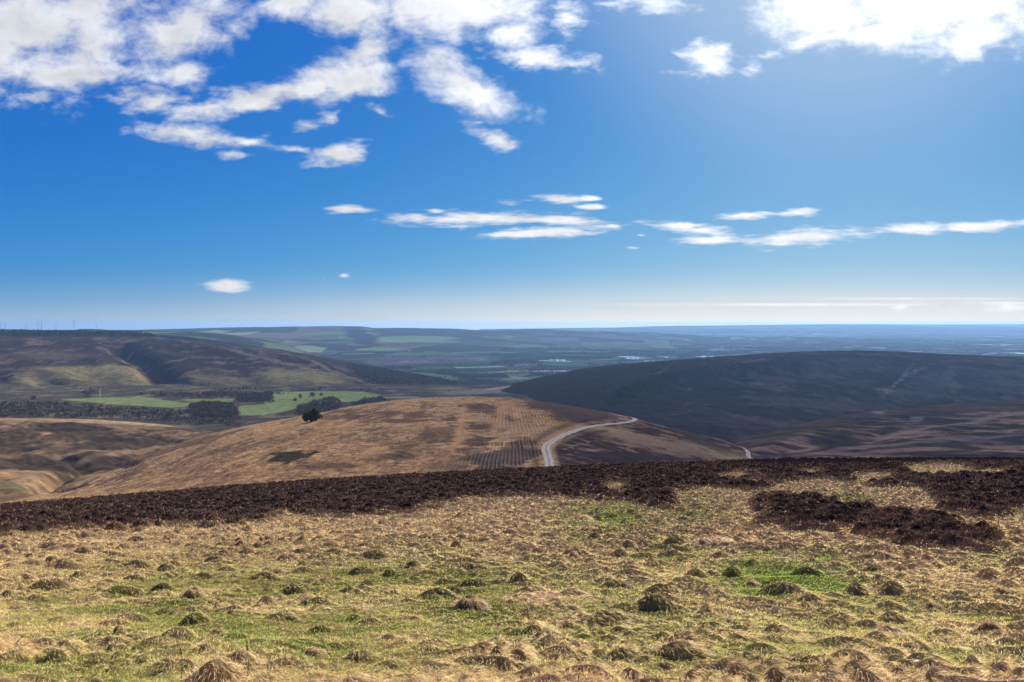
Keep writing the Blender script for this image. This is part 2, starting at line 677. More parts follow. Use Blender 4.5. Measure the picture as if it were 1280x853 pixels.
def build_plain():
    rows = [[(0, 0, d, PLAIN_Z + dz), (1, 0, d, PLAIN_Z + dz)] for d, dz in
            ((2300, -4), (3300, -2), (4600, 0), (6800, 0), (10500, 0), (17000, 0), (26000, 4), (33000, -2), (38500, -30))]
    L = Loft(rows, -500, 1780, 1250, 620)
    x, y = L.x, L.y
    und = fbm(x, y, 3800, 4, 5) * 26 * sstep(y, 5000, 9000) + fbm(x, y, 900, 3, 9) * 6
    und += sstep(y, 9000, 15000) * (1 - sstep(y, 26000, 33000)) * fbm(x, y, 6000, 3, 15) * 30
    lev = np.ones_like(x)
    for (cx, cy_, rx, ry) in PONDS:
        a, s = ray(cx, cy_)
        D = (PLAIN_Z - CAM_Z) / s
        X = a * D
        rxm = rx / FPX * D
        rym = max(60.0, ry / FPX * D * D / 335.0)
        lev *= sstep(np.sqrt(((x - X) / (rxm * 1.7)) ** 2 + ((y - D) / (rym * 1.7)) ** 2), 0.8, 1.6)
    L.z = L.z + und * lev
    # patchwork of fields: jittered cells in plan
    wx = x + fbm(x, y, 1500, 2, 40) * 260
    wy = y + fbm(x, y, 1500, 2, 41) * 320
    ang = 0.35
    rx_ = wx * math.cos(ang) + wy * math.sin(ang)
    ry_ = -wx * math.sin(ang) + wy * math.cos(ang)
    ci = np.floor(rx_ / 330)
    cj = np.floor(ry_ / 230 + 0.5 * (ci % 2))
    h = (np.sin(ci * 127.1 + cj * 311.7) * 43758.5453) % 1.0
    h2 = (np.sin(ci * 269.5 + cj * 183.3) * 28411.97) % 1.0
    col = np.zeros(x.shape + (3,))
    pal = [(0.00, (0.055, 0.065, 0.04)), (0.24, (0.10, 0.12, 0.06)), (0.42, (0.13, 0.21, 0.07)), (0.62, (0.20, 0.15, 0.11)),
           (0.76, (0.17, 0.27, 0.09)), (0.90, (0.34, 0.30, 0.20)), (0.97, (0.48, 0.44, 0.34))]
    for t, c in pal:
        col[h >= t] = c
    col *= (0.8 + 0.4 * h2)[..., None]
    fx = (rx_ / 330) % 1.0
    fy = (ry_ / 230 + 0.5 * (ci % 2)) % 1.0
    hedge = (np.minimum(fx, 1 - fx) < 0.025) | (np.minimum(fy, 1 - fy) < 0.05)
    col[hedge] = (0.05, 0.05, 0.035)
    wood = sstep(fbm(x, y, 2600, 4, 77), 0.12, 0.32)
    col = mixcol(col, (0.045, 0.05, 0.035), wood * 0.85)
    px, py = L.px, L.py
    nz = fbm(x, y, 300, 2, 3) * 0.2
    for (cx, cy_, rx, ry, rot, c) in [
            (645, 466, 15, 7, 0, (0.30, 0.33, 0.16)), (655, 474, 30, 3.2, -4, (0.25, 0.30, 0.13)), (655, 457, 12, 2.5, 0, (0.40, 0.33, 0.28)),
            (560, 448, 70, 4.5, 0, (0.27, 0.20, 0.17)), (500, 451, 60, 5, 0, (0.27, 0.20, 0.17)), (540, 443.5, 60, 2, 0, (0.2, 0.3, 0.11)),
            (470, 437, 40, 2.0, 0, (0.22, 0.31, 0.12)), (595, 441, 55, 1.4, 0, (0.25, 0.34, 0.14)), (600, 450, 14, 1.2, 0, (0.35, 0.42, 0.2)),
            (545, 471, 48, 3, 6, (0.25, 0.30, 0.12)), (605, 490, 60, 4, -4, (0.26, 0.22, 0.18)), (610, 486, 20, 1.2, -6, (0.4, 0.42, 0.25)),
            (505, 427, 40, 2.2, 0, (0.22, 0.32, 0.13)), (700, 455, 60, 2.0, 0, (0.22, 0.31, 0.12)), (745, 452, 40, 1.6, 0, (0.25, 0.3, 0.15)),
            (720, 440, 40, 1.2, 0, (0.3, 0.35, 0.2)), (690, 430, 30, 1.2, 0, (0.24, 0.34, 0.14))]:
        col = mixcol(col, c, ell(px, py, cx, cy_, rx, ry, rot, 0.12, nz))
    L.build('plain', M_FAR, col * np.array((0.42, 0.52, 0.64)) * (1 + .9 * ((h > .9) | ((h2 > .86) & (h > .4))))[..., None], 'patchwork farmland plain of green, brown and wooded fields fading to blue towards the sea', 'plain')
    return L


PLAIN = build_plain()

# ---- sea ---------------------------------------------------------------------
m_water = bpy.data.materials.new('water')
m_water.use_nodes = True
bs = m_water.node_tree.nodes['Principled BSDF']
bs.inputs['Base Color'].default_value = (0.03, 0.06, 0.08, 1)
bs.inputs['Roughness'].default_value = 0.06
wn = m_water.node_tree.nodes.new('ShaderNodeTexNoise')
wn.inputs['Scale'].default_value = 0.4
wb = m_water.node_tree.nodes.new('ShaderNodeBump')
wb.inputs['Distance'].default_value = 0.004
m_water.node_tree.links.new(wn.outputs[0], wb.inputs['Height'])
m_water.node_tree.links.new(wb.outputs[0], bs.inputs['Normal'])
su = np.linspace(-1.3, 1.3, 30)
sd_ = np.linspace(33000, 40500, 12)
SX = sd_[:, None] * su[None, :]
SY = np.repeat(sd_[:, None], 30, 1)
sea = link('sea', np_mesh('sea', np.stack([SX, SY, np.full_like(SX, PLAIN_Z - 9)], -1).reshape(-1, 3), [grid_faces(12, 30)]), m_water)
tag(sea, 'thin pale strip of sea along the horizon beyond the farmland', 'sea', kind='structure')

for (cx, cy_, rx, ry) in PONDS:
    a, s = ray(cx, cy_)
    D = (PLAIN_Z - CAM_Z) / s
    X = a * D
    rxm = rx / FPX * D
    rym = max(60.0, ry / FPX * D * D / 335.0)
    n = 40
    th = np.linspace(0, 2 * math.pi, n, endpoint=False)
    rr = 1 + 0.25 * np.sin(th * 3 + cx) + 0.12 * np.sin(th * 5 + cy_)
    co = np.stack([rxm * rr * np.cos(th), rym * rr * np.sin(th), np.zeros(n)], -1)
    co = np.vstack([co, [[0, 0, 0]]])
    f = np.array([(i, (i + 1) % n, n) for i in range(n)])
    p = link('pond', np_mesh('pond', co, [f]), m_water)
    p.location = (X, D, PLAIN_Z + 1.2)
    tag(p, 'bright pond glinting among the blue fields of the plain', 'pond', 'bright ponds and flooded fields on the plain', 'structure')

# ---- far ridges ---------------------------------------------------------------
def far_cover(L, seed, sx, sy):
    x, y = L.x, L.y
    wx = x + fbm(x, y, 1200, 2, seed) * 250
    wy = y + fbm(x, y, 1200, 2, seed + 1) * 350
    ci = np.floor(wx / sx)
    cj = np.floor(wy / sy + 0.37 * ci)
    h = (np.sin(ci * 127.1 + cj * 311.7 + seed) * 43758.5453) % 1.0
    col = np.zeros(x.shape + (3,))
    for t, c in [(0, (0.05, 0.055, 0.035)), (0.3, (0.10, 0.12, 0.06)), (0.55, (0.15, 0.22, 0.08)), (0.75, (0.18, 0.13, 0.10)), (0.9, (0.27, 0.31, 0.16))]:
        col[h >= t] = c
    wood = sstep(fbm(x, y, 2400, 4, seed + 7), 0.15, 0.3)
    return mixcol(col, (0.04, 0.045, 0.03), wood * 0.9)


rows = [[(100, 448, 7600), (760, 448, 7600), (1040, 448, 7600)],
        [(100, 430, 9800), (480, 428, 9800), (700, 433, 10300), (1040, 440, 10300)],
        [(100, 418, 11800), (480, 417, 11800), (700, 420.5, 12800), (860, 427, 12800), (1040, 436, 12800)],
        [(100, 413, 13000), (190, 412.2, 13000), (250, 410.5, 13000), (330, 409.2, 13000), (385, 408.2, 13000), (425, 407.6, 13000), (452, 408.0, 13000), (466, 409.6, 13000),
         (520, 410.4, 13500), (570, 411.0, 14000), (600, 412.6, 14500), (650, 411.5, 14500), (672, 411.8, 14500), (700, 413.2, 14500), (760, 414.5, 14800), (840, 418, 15000), (940, 424, 15000), (1040, 430, 15000)],
        [(100, 0, 17000, -250), (760, 0, 17000, -345), (1040, 0, 17000, -400)]]
L = Loft(rows, 110, 1040, 900, 200)
L.z += fbm(L.x, L.y, 700, 4, 21) * 7
FARRIDGE = L
col = far_cover(L, 50, 520, 700)
for (cx, cy_, rx, ry, c) in [(520, 423, 55, 3, (0.20, 0.30, 0.12)), (495, 426, 40, 1.6, (0.24, 0.32, 0.14)), (475, 437, 30, 2, (0.22, 0.3, 0.12)), (545, 427, 30, 1.4, (.22, .31, .13))]:
    col = mixcol(col, c, ell(L.px, L.py, cx, cy_, rx, ry, 0, .15))
col = mixcol(col, (0.035, 0.04, 0.03), ell(L.px, L.py, 450, 420, 22, 10, 20, .3, fbm(L.x, L.y, 500, 2, 3) * .4))
L.build('hill', M_FAR, col, 'long low blue ridge of fields and woods on the skyline beyond the valley', 'hill')

rows = [[(560, 413.5, 23000), (1800, 413.5, 23000)],
        [(560, 412, 26000), (800, 409.8, 26000), (1800, 408.5, 26000)],
        [(560, 412.5, 30000), (700, 411.5, 30000), (770, 409.6, 30000), (830, 407.8, 30000), (880, 407.2, 30000), (960, 406.2, 31000), (1060, 405.4, 32000),
         (1160, 405.8, 32000), (1280, 405.6, 32000), (1800, 406, 32000)],
        [(560, 0, 37000, -380), (1800, 0, 37000, -380)]]
L = Loft(rows, 600, 1780, 600, 90)
L.z += fbm(L.x, L.y, 2500, 3, 23) * 8
col = far_cover(L, 90, 1500, 2500)
L.build('hill', M_FAR, col, 'faintest, farthest pale blue ridge under the cream horizon beyond the dark heather hill', 'hill')

# ---- valley floor ---------------------------------------------------------------
VZ = -242.0
rows = [[(0, 0, 1300, VZ - 6), (1, 0, 1300, VZ - 6)], [(0, 0, 1800, VZ), (1, 0, 1800, VZ)], [(0, 0, 2500, VZ), (1, 0, 2500, VZ)],
        [(0, 0, 3000, VZ - 8), (1, 0, 3000, VZ - 8)], [(0, 0, 3700, VZ - 100), (1, 0, 3700, VZ - 100)]]
L = Loft(rows, -250, 730, 900, 320)
L.z += fbm(L.x, L.y, 400, 3, 31) * 4
VALLEY = L
L.px, L.py = proj(L.x, L.y, L.z)
px, py = L.px, L.py
nz = fbm(L.x, L.y, 90, 3, 33)
col = np.zeros(L.x.shape + (3,)) + np.array((0.075, 0.065, 0.05))
col = mixcol(col, (0.14, 0.12, 0.07), sstep(nz, 0.1, 0.5))
FIELD = (0.19, 0.24, 0.09)
wpx, wpy = px + nz * 3, py + nz * 0.5
for k, poly in enumerate([[(76, 500), (140, 496.5), (176, 495.5), (182, 497), (240, 505), (236, 508), (214, 510), (150, 506)],
                          [(228, 500), (262, 498.6), (293, 498), (288, 503), (268, 505), (236, 502)],
                          [(337, 491), (400, 488.8), (452, 489.5), (478, 494), (455, 501), (418, 503.5), (340, 505)],
                          [(298, 508), (340, 504.5), (372, 504.5), (371, 511), (348, 516), (330, 519.5), (298, 519)],
                          [(330, 498), (420, 496), (420, 505), (330, 506)]]):
    m = inpoly(wpx, wpy, poly)
    col[m] = np.array(FIELD) * (1.0, 0.9, 1.05, 1.1, 1.0)[k]
for (cx, cy_, rx, ry, rot, c, a) in [(600, 489.5, 50, 3.2, -3, (0.22, 0.185, 0.14), .9), (625, 485, 20, 1.0, -8, (0.40, 0.36, 0.25), .8), (560, 486, 25, 1.5, 0, (0.2, 0.2, 0.1), .7), (500, 497, 26, 1.2, 0, (0.3, 0.25, 0.18), .6)]:
    col = mixcol(col, c, ell(px, py, cx, cy_, rx, ry, rot, .3, nz * .3) * a)
L.build('valley', M_HILL, col * (1 + 0.15 * nz[..., None]), 'flat valley floor with bright green pastures between dark winter woods', 'valley')

# ---- left plateau hill -------------------------------------------------------------
rows = [[(-400, 500, 2450), (200, 500, 2450), (480, 505, 2500), (620, 512, 2500)],
        [(-400, 490, 2800), (200, 490, 2800), (480, 497, 2800), (620, 505, 2700)],
        [(-400, 466, 3300), (200, 466, 3300), (330, 471, 3200), (430, 480, 3100), (500, 494, 3000), (620, 504, 2900)],
        [(-400, 440, 4000), (150, 441, 4000), (240, 447, 3900), (330, 455, 3700), (430, 472, 3400), (500, 491, 3200), (620, 505, 3000)],
        [(-400, 423, 4600), (100, 423, 4600), (175, 424.5, 4550), (220, 431, 4400), (330, 444, 4000), (430, 466, 3550), (500, 490, 3300), (620, 506, 3100)],
        [(-400, 411, 5200), (0, 413, 5200), (60, 414, 5200), (120, 415, 5200), (170, 416, 5100), (186, 417.5, 5050), (194, 421.5, 4900), (212, 425.5, 4700), (260, 432.5, 4500), (330, 442, 4200),
         (380, 451, 3950), (430, 464.5, 3700), (470, 480, 3500), (500, 490, 3400), (620, 507, 3200)],
        [(-400, 0, 5900, -110), (186, 0, 5900, -150), (620, 0, 3700, -380)],
        [(-400, 0, 6900, -330), (620, 0, 4400, -400)]]
L = Loft(rows, -300, 560, 950, 420)
x, y = L.x, L.y
px, py = L.px.copy(), L.py.copy()
# ravines cut by burns
def carve(px, py, pts, wid, dep):
    best = np.full(px.shape, 1e9)
    for (x1, y1), (x2, y2) in zip(pts[:-1], pts[1:]):
        dx, dy = x2 - x1, (y2 - y1) * 3.0
        t = np.clip(((px - x1) * dx + (py - y1) * 3.0 * dy) / (dx * dx + dy * dy), 0, 1)
        best = np.minimum(best, np.hypot(px - x1 - t * dx, (py - y1) * 3.0 - t * dy))
    return -dep * np.exp(-(best / wid) ** 2)
fade = sstep(py, 418, 430) 
L.z += carve(px, py, [(150, 436), (178, 450), (196, 470), (232, 493)], 17, 62) * fade
L.z += carve(px, py, [(45, 470), (62, 482), (80, 495)], 16, 26)
L.z += carve(px, py, [(-5, 474), (14, 484), (30, 495)], 18, 30)
L.z += carve(px, py, [(282, 458), (300, 470), (318, 480)], 14, 14)
L.z += carve(px, py, [(100, 462), (125, 478), (150, 494)], 22, 14)
rg = ridged(x, y, 420, 4, 44)
L.z += (rg * 9 + fbm(x, y, 90, 4, 47) * 3.5) * sstep(py, 414, 432)
L.z += fbm(x, y, 160, 3, 48) * 1.5
LEFT = L
nz = fbm(x, y, 240, 4, 51)
nf = fbm(x, y * 0.35, 60, 4, 52)
col = np.zeros(x.shape + (3,)) + np.array((0.045, 0.034, 0.030))
col = mixcol(col, (0.10, 0.072, 0.050), sstep(nz + 0.5 * nf, -0.1, 0.6) * 0.8)
col = mixcol(col, (0.17, 0.125, 0.08), sstep(nf + nz, 0.45, 0.8) * 0.7)
GRZ = (0.245, 0.205, 0.092)
wn_ = nz * 0.35 + nf * 0.25
for (cx, cy_, rx, ry, rot, c, a) in [(115, 467, 80, 9, 0, GRZ, .95), (40, 484, 45, 12, 0, GRZ, .85), (170, 478, 45, 11, 12, GRZ, .8), (95, 480, 60, 12, 0, (0.14, 0.12, 0.065), .6),
                                 (275, 478, 70, 7, 3, (0.17, 0.135, 0.08), .85), (380, 475, 55, 11, 4, GRZ, .95), (330, 482, 90, 6, 4, (0.16, 0.13, 0.07), .7),
                                 (160, 449, 30, 3, 30, (0.21, 0.15, 0.09), .9), (350, 455, 70, 2.0, 14, (0.24, 0.18, 0.11), .8), (60, 446, 60, 6, 0, (0.12, 0.085, 0.06), .7),
                                 (420, 466, 40, 1.5, 22, (0.24, 0.18, 0.10), .7)]:
    col = mixcol(col, c, ell(px, py, cx, cy_, rx, ry, rot, .35, wn_) * a)
col = mixcol(col, (0.022, 0.022, 0.018), ((py < 421.5 + nz * 1.0) & (px < 194)).astype(float) * .9)
col = mixcol(col, (0.035, 0.03, 0.026), ell(px, py, 205, 462, 22, 18, 40, .4, wn_) * .8)
col = mixcol(col, (0.035, 0.03, 0.026), sstep(py + nz * 2, 486.5, 491) * (px < 560))
L.build('hill', M_HILL, col, 'broad flat-topped moorland hill with a steep gully above the green valley', 'hill')

# ---- wooded ridge ---------------------------------------------------------------
rows = [[(330, 505, 2900), (480, 503, 2800), (700, 510, 2700)],
        [(330, 480, 3400), (480, 490, 3100), (600, 498, 2900), (700, 505, 2900)],
        [(330, 462, 3900), (430, 468, 3700), (520, 480, 3400), (600, 492, 3200), (700, 503, 3100)],
        [(330, 445, 4600), (390, 450, 4500), (430, 455.5, 4400), (470, 461, 4200), (520, 468, 4000), (560, 476, 3800), (600, 488, 3500), (640, 497, 3300), (700, 505, 3200)],
        [(330, 0, 5400, -330), (700, 0, 3900, -420)]]
L = Loft(rows, 340, 680, 450, 260)
L.z += fbm(L.x, L.y, 150, 3, 61) * 3
RIDGE = L
nz = fbm(L.x, L.y, 120, 3, 62)
col = np.zeros(L.x.shape + (3,)) + np.array((0.075, 0.055, 0.045))
col = mixcol(col, (0.15, 0.12, 0.08), sstep(nz, 0.2, 0.5) * .5)
col = mixcol(col, (0.18, 0.16, 0.09), ell(L.px, L.py, 590, 496, 60, 2.5, 4, .3))
L.build('hill', M_HILL, col, 'lower ridge covered by bare brown woodland running down to the valley mouth', 'hill')

# ---- right dark heather hill --------------------------------------------------------
rows = [[(480, 560, 1500), (700, 585, 1400), (1050, 600, 1350), (1500, 600, 1500)],
        [(480, 530, 1900), (620, 525, 1950), (760, 545, 1700), (920, 568, 1500), (1080, 550, 1700), (1500, 540, 2000)],
        [(480, 518, 2200), (620, 508, 2250), (760, 505, 2150), (920, 522, 1950), (1080, 515, 2150), (1500, 510, 2400)],
        [(480, 511, 2450), (620, 498, 2500), (760, 482, 2600), (920, 480, 2600), (1080, 480, 2700), (1500, 480, 2900)],
        [(480, 507, 2600), (560, 500, 2600), (610, 492.5, 2650), (660, 481, 2750), (700, 472.5, 2850), (740, 465.5, 2950), (800, 456, 3100), (860, 450, 3250), (930, 444.5, 3400), (1000, 440.3, 3500),
         (1070, 438.8, 3550), (1140, 441.2, 3550), (1200, 444.5, 3550), (1280, 447, 3600), (1500, 452, 3700)],
        [(480, 0, 3100, -420), (800, 0, 3700, -200), (1100, 0, 4200, -200), (1500, 0, 4300, -240)],
        [(480, 0, 3700, -470), (1500, 0, 5300, -390)]]
L = Loft(rows, 500, 1480, 950, 420)
x, y = L.x, L.y
px, py = L.px.copy(), L.py.copy()
up = sstep(py - np.interp(px, [600, 700, 800, 930, 1070, 1280], [493, 472, 456, 444, 439, 447]), 2, 14)
L.z += (ridged(x, y, 520, 3, 71) * 7 + fbm(x, y, 120, 4, 72) * 3.0) * up + fbm(x, y, 60, 3, 78) * 0.9
# spur crest running up the face
L.z += 34 * np.exp(-((py - np.interp(px, [740, 830, 900, 985, 1100], [512, 481, 469, 461, 456])) / 5.0) ** 2) * sstep(px, 730, 800) * (1 - sstep(px, 960, 1080))
nz = fbm(x, y, 260, 4, 73)
nf = fbm(x, y * 0.5, 45, 4, 74)
col = np.zeros(x.shape + (3,)) + np.array((0.030, 0.022, 0.019))
col = mixcol(col, (0.080, 0.056, 0.044), sstep(nz + nf * .6, -0.2, 0.6) * sstep(px, 760, 980))
col = mixcol(col, (0.10, 0.075, 0.06), sstep(nf + nz * .5, .35, .7) * .5 * sstep(px, 820, 1000))
wn_ = nf * 0.5
SCREE = (0.27, 0.22, 0.19)
for (cx, cy_, rx, ry, rot, c, a) in [(945, 452, 18, 2, -10, (0.17, 0.12, 0.09), .9), (905, 461, 45, 1.2, -12, (0.14, 0.10, 0.08), .9), (950, 481, 9, 1.5, 0, SCREE, .6),
                                 (975, 491, 9, 2, 20, SCREE, .4), (830, 462, 10, 2, -30, (0.11, 0.09, 0.08), .7), (860, 490, 4, 2, 0, (0.12, 0.10, 0.09), .6),
                                 (1125, 476, 26, 2.0, -48, SCREE, .75), (1105, 490, 15, 1.5, 5, SCREE, .8), (1145, 466, 12, 2.2, -20, SCREE, .7), (1185, 470, 8, 6, -60, SCREE, .45),
                                 (1192, 485, 7, 10, -15, (0.22, 0.19, 0.13), .6), (1160, 480, 30, 14, -20, (0.11, 0.08, 0.075), .6), (1250, 485, 40, 8, 0, (0.09, 0.07, 0.06), .5),
                                 (1080, 478, 12, 2, 0, (0.13, 0.1, 0.09), .5), (868, 516, 22, 1.0, -15, (0.10, 0.085, 0.08), .7), (862, 509, 14, .8, -18, (0.1, 0.085, 0.08), .7),
                                 (1020, 508, 60, 2, 2, (0.10, 0.075, 0.065), .5)]:
    col = mixcol(col, c, ell(px, py, cx, cy_, rx, ry, rot, .4, wn_ * 1.8) * a * (.35 + .65 * sstep(fbm(x, y, 22, 3, 79), -.3, .4)))
L.build('hill', M_HILL, col, 'big dark rounded heather hill with pale scree scars, across the far glen', 'hill')

# ---- right nearer shoulder ------------------------------------------------------------
rows = [[(840, 640, 500), (1500, 640, 500)],
        [(840, 615, 700), (940, 602, 700), (1080, 590, 700), (1500, 585, 700)],
        [(840, 600, 850), (940, 577, 850), (1080, 560, 900), (1280, 550, 950), (1500, 545, 950)],
        [(840, 595, 950), (940, 558, 980), (1080, 535, 1150), (1280, 522, 1300), (1500, 515, 1300)],
        [(840, 592, 1000), (890, 572, 1000), (925, 553, 1050), (960, 541.5, 1120), (1010, 528, 1250), (1080, 516.5, 1400), (1150, 509, 1550), (1220, 503, 1650), (1280, 500, 1700), (1500, 494, 1800)],
        [(840, 0, 1200, -330), (1280, 0, 2000, -260), (1500, 0, 2100, -250)],
        [(840, 0, 1500, -420), (1500, 0, 2600, -420)]]
L = Loft(rows, 850, 1480, 800, 420)
x, y = L.x, L.y
px, py = L.px.copy(), L.py.copy()
up = sstep(py - np.interp(px, [890, 960, 1080, 1280], [572, 541, 516, 500]), 1, 12)
L.z += (ridged(x, y, 220, 3, 81) * 4.0) * up + fbm(x, y, 40, 4, 82) * 1.0 * (0.3 + up)
L.z += carve(px, py, [(1100, 545), (1000, 556), (945, 575)], 16, 9)
nz = fbm(x, y, 110, 4, 83)
d_ = x * 0.35 + y * 0.94          # cover runs in belts along the slope
e_ = -x * 0.94 + y * 0.35
nf = fbm(d_, e_ * 0.25, 26, 4, 84)
col = np.zeros(x.shape + (3,)) + np.array((0.075, 0.054, 0.036))
belt = sstep(py - np.interp(px, [930, 1000, 1100, 1200, 1280], [565, 545, 528, 518, 511]) + nf * 5, 0, 5)
col = mixcol(col, (0.30, 0.20, 0.12), sstep(nf + nz * .5, -0.05, 0.5) * (0.18 + 0.75 * belt))
col = mixcol(col, (0.05, 0.038, 0.036), sstep(-nf - nz, 0.3, .6) * .8)
for (cx, cy_, rx, ry, rot, c, a) in [(1095, 514.5, 10, 3, 15, (0.3, 0.25, 0.2), .8), (1145, 526, 9, 2, 0, (0.26, 0.23, 0.2), .7), (1025, 560, 8, 2, -10, (0.34, 0.25, 0.15), .8),
                                 (1215, 530, 90, 2.0, -9, (0.30, 0.20, 0.15), .8), (1080, 549, 90, 2.0, -8, (0.26, 0.18, 0.14), .7), (1060, 566, 60, 2, -6, (0.26, 0.2, 0.13), .7),
                                 (1210, 553, 70, 2, -4, (0.2, 0.17, 0.15), .7), (1255, 568, 30, 3, 0, (0.34, 0.25, 0.16), .8)]:
    col = mixcol(col, c, ell(px, py, cx, cy_, rx, ry, rot, .4, nf * .6) * a)
L.build('hill', M_HILL, col, 'nearer heathery shoulder with pinkish grass belts sloping down from the right', 'hill')

# ---- left burn valley ------------------------------------------------------------------
rows = [[(-400, 690, 560), (0, 670, 560), (200, 650, 560), (420, 620, 560)],
        [(-400, 640, 700), (0, 628, 700), (60, 622, 720), (200, 600, 800), (420, 575, 900)],
        [(-400, 600, 880), (0, 598, 880), (70, 598, 880), (150, 585, 950), (260, 565, 1000), (420, 560, 1050)],
        [(-400, 572, 1050), (0, 570, 1050), (120, 572, 1050), (200, 565, 1100), (300, 555, 1200), (420, 555, 1250)],
        [(-400, 542, 1300), (0, 540, 1300), (120, 541, 1300), (220, 545, 1320), (300, 548, 1400), (420, 552, 1400)],
        [(-400, 520, 1560), (0, 523, 1560), (90, 524, 1560), (190, 530, 1520), (260, 539, 1500), (330, 547, 1500), (420, 552, 1500)],
        [(-400, 0, 1750, -236), (420, 0, 1700, -262)], [(-400, 0, 2000, -262), (420, 0, 1950, -270)]]
L = Loft(rows, -300, 400, 900, 420)
x, y = L.x, L.y
px, py = L.px.copy(), L.py.copy()
up = sstep(py - np.interp(px, [0, 90, 190, 260, 330], [523, 524, 530, 539, 547]), 2, 12)
L.z += (ridged(x, y, 210, 4, 91) * 7.5 * up + fbm(x, y, 45, 4, 92) * 1.6 * (0.25 + up))
L.z += carve(px, py, [(52, 618), (78, 600), (110, 585), (150, 575), (215, 560)], 15, 16)
L.z += carve(px, py, [(30, 588), (75, 578), (110, 583)], 12, 8)
nz = fbm(x, y, 110, 4, 93)
nf = fbm(x, y * .5, 26, 4, 94)
col = np.zeros(x.shape + (3,)) + np.array((0.20, 0.135, 0.075))
col = mixcol(col, (0.11, 0.075, 0.045), sstep(fbm(x, y * .7, 7, 4, 95, .65), .0, .45) * .6)
col = mixcol(col, (0.33, 0.23, 0.13), sstep(nf + nz * .5, 0, .6))
col = mixcol(col, (0.055, 0.042, 0.034), sstep(nz * 1.1 + nf * .35, -0.12, .22) * .85 * sstep(py, 527, 536) * (1 - sstep(py, 592, 604)))
for (cx, cy_, rx, ry, rot, c, a) in [(110, 526, 110, 3.2, 2, (0.34, 0.235, 0.13), .9), (165, 528, 50, 2.5, 4, (0.38, 0.29, 0.16), .9), (20, 602, 34, 7, 8, (0.32, 0.20, 0.105), .7),
                                 (60, 605, 40, 4, 12, (0.30, 0.20, 0.11), .6), (105, 548, 60, 14, 12, (0.05, 0.04, 0.033), .75), (20, 562, 40, 10, 0, (0.055, 0.042, 0.034), .7),
                                 (75, 581, 36, 7, 0, (0.05, 0.043, 0.032), .8), (85, 610, 26, 4, -30, (0.035, 0.03, 0.028), .8), (15, 620, 20, 5, 0, (0.13, 0.12, 0.06), .8),
                                 (60, 514.5, 110, 2.0, 2, (0.05, 0.04, 0.032), .9), (100, 573, 60, 1.2, -6, (0.33, 0.24, 0.14), .7), (160, 566, 60, 1.5, -12, (0.3, 0.22, 0.13), .7)]:
    col = mixcol(col, c, ell(px, py, cx, cy_, rx, ry, rot, .35, nf * .5 + nz * .2) * a)
L.build('hill', M_HILL, col, 'rumpled tawny moorland slopes around a steep burn, left of the brown hill', 'hill')

# ---- mid brown hill ------------------------------------------------------------------
rows = [[(-300, 0, 120, -50), (640, 0, 160, -52), (1200, 0, 160, -52)],
        [(-300, 690, 300), (0, 662, 300), (400, 628, 260), (640, 610, 240), (965, 612, 250), (1200, 625, 250)],
        [(-300, 675, 400), (0, 645, 400), (200, 620, 360), (400, 585, 330), (640, 585, 300), (800, 585, 300), (965, 596, 330), (1200, 615, 330)],
        [(-300, 660, 480), (0, 637, 480), (100, 620, 490), (200, 596, 470), (300, 568, 450), (400, 553, 440), (520, 547, 420), (640, 550, 400), (720, 553, 390), (800, 560, 390), (900, 572, 410), (965, 588, 440), (1200, 610, 450)],
        [(-300, 655, 530), (0, 632, 540), (100, 612, 570), (200, 580, 570), (300, 551, 560), (400, 533, 560), (520, 520, 560), (640, 520, 560), (720, 526, 540), (800, 538, 520), (900, 560, 520), (965, 581, 520), (1200, 606, 520)],
        [(-300, 650, 600), (0, 628, 610), (60, 614, 630), (150, 580, 700), (240, 549, 740), (300, 534, 760), (340, 526.5, 780), (390, 518, 800), (450, 506.5, 840), (520, 498.5, 860), (580, 496, 870), (640, 498, 860),
         (700, 505.5, 820), (780, 520, 740), (860, 540, 680), (920, 555, 640), (965, 576, 600), (1000, 588, 580), (1200, 604, 560)],
        [(-300, 0, 720, -215), (0, 0, 720, -205), (200, 0, 860, -190), (400, 0, 1000, -155), (640, 0, 1050, -130), (800, 0, 900, -135), (960, 0, 760, -165), (1200, 0, 700, -190)],
        [(-300, 0, 900, -270), (640, 0, 1350, -270), (1200, 0, 950, -300)]]
L = Loft(rows, -150, 1120, 1900, 640)
x, y = L.x, L.y
px, py = L.px.copy(), L.py.copy()
MID = L
crest = np.interp(px, [60, 150, 240, 340, 450, 520, 580, 640, 700, 780, 860, 920, 965], [614, 580, 549, 526, 506, 498, 496, 498, 505, 520, 540, 555, 576])
dn = py - crest
up = sstep(dn, 0.5, 10)
TRACK = [(689, 598), (688.3, 592), (687.6, 586.6), (686, 574.4), (683.2, 565), (682.3, 559), (689, 552.2), (702, 545.6), (715, 540.6), (727, 536.4), (739, 533.4), (755, 531.2), (772, 529.6), (785, 528), (793, 525.4), (792.5, 522.8), (787, 521)]
near_track = np.full(px.shape, 1e9)
for (x1, y1), (x2, y2) in zip(TRACK[:-1], TRACK[1:]):
    dx, dy = x2 - x1, (y2 - y1) * 2.0
    t = np.clip(((px - x1) * dx + (py - y1) * 2.0 * dy) / (dx * dx + dy * dy), 0, 1)
    near_track = np.minimum(near_track, np.hypot(px - x1 - t * dx, (py - y1) * 2.0 - t * dy))
offroad = sstep(near_track, 8, 22)
L.z += fbm(x, y, 70, 4, 101) * 1.3 * (0.2 + .8 * up) * (0.25 + 0.75 * offroad) + fbm(x, y, 6, 3, 102) * 0.35 * offroad
L.z += carve(px, py, [(62, 612), (100, 600), (160, 578)], 9, 6)
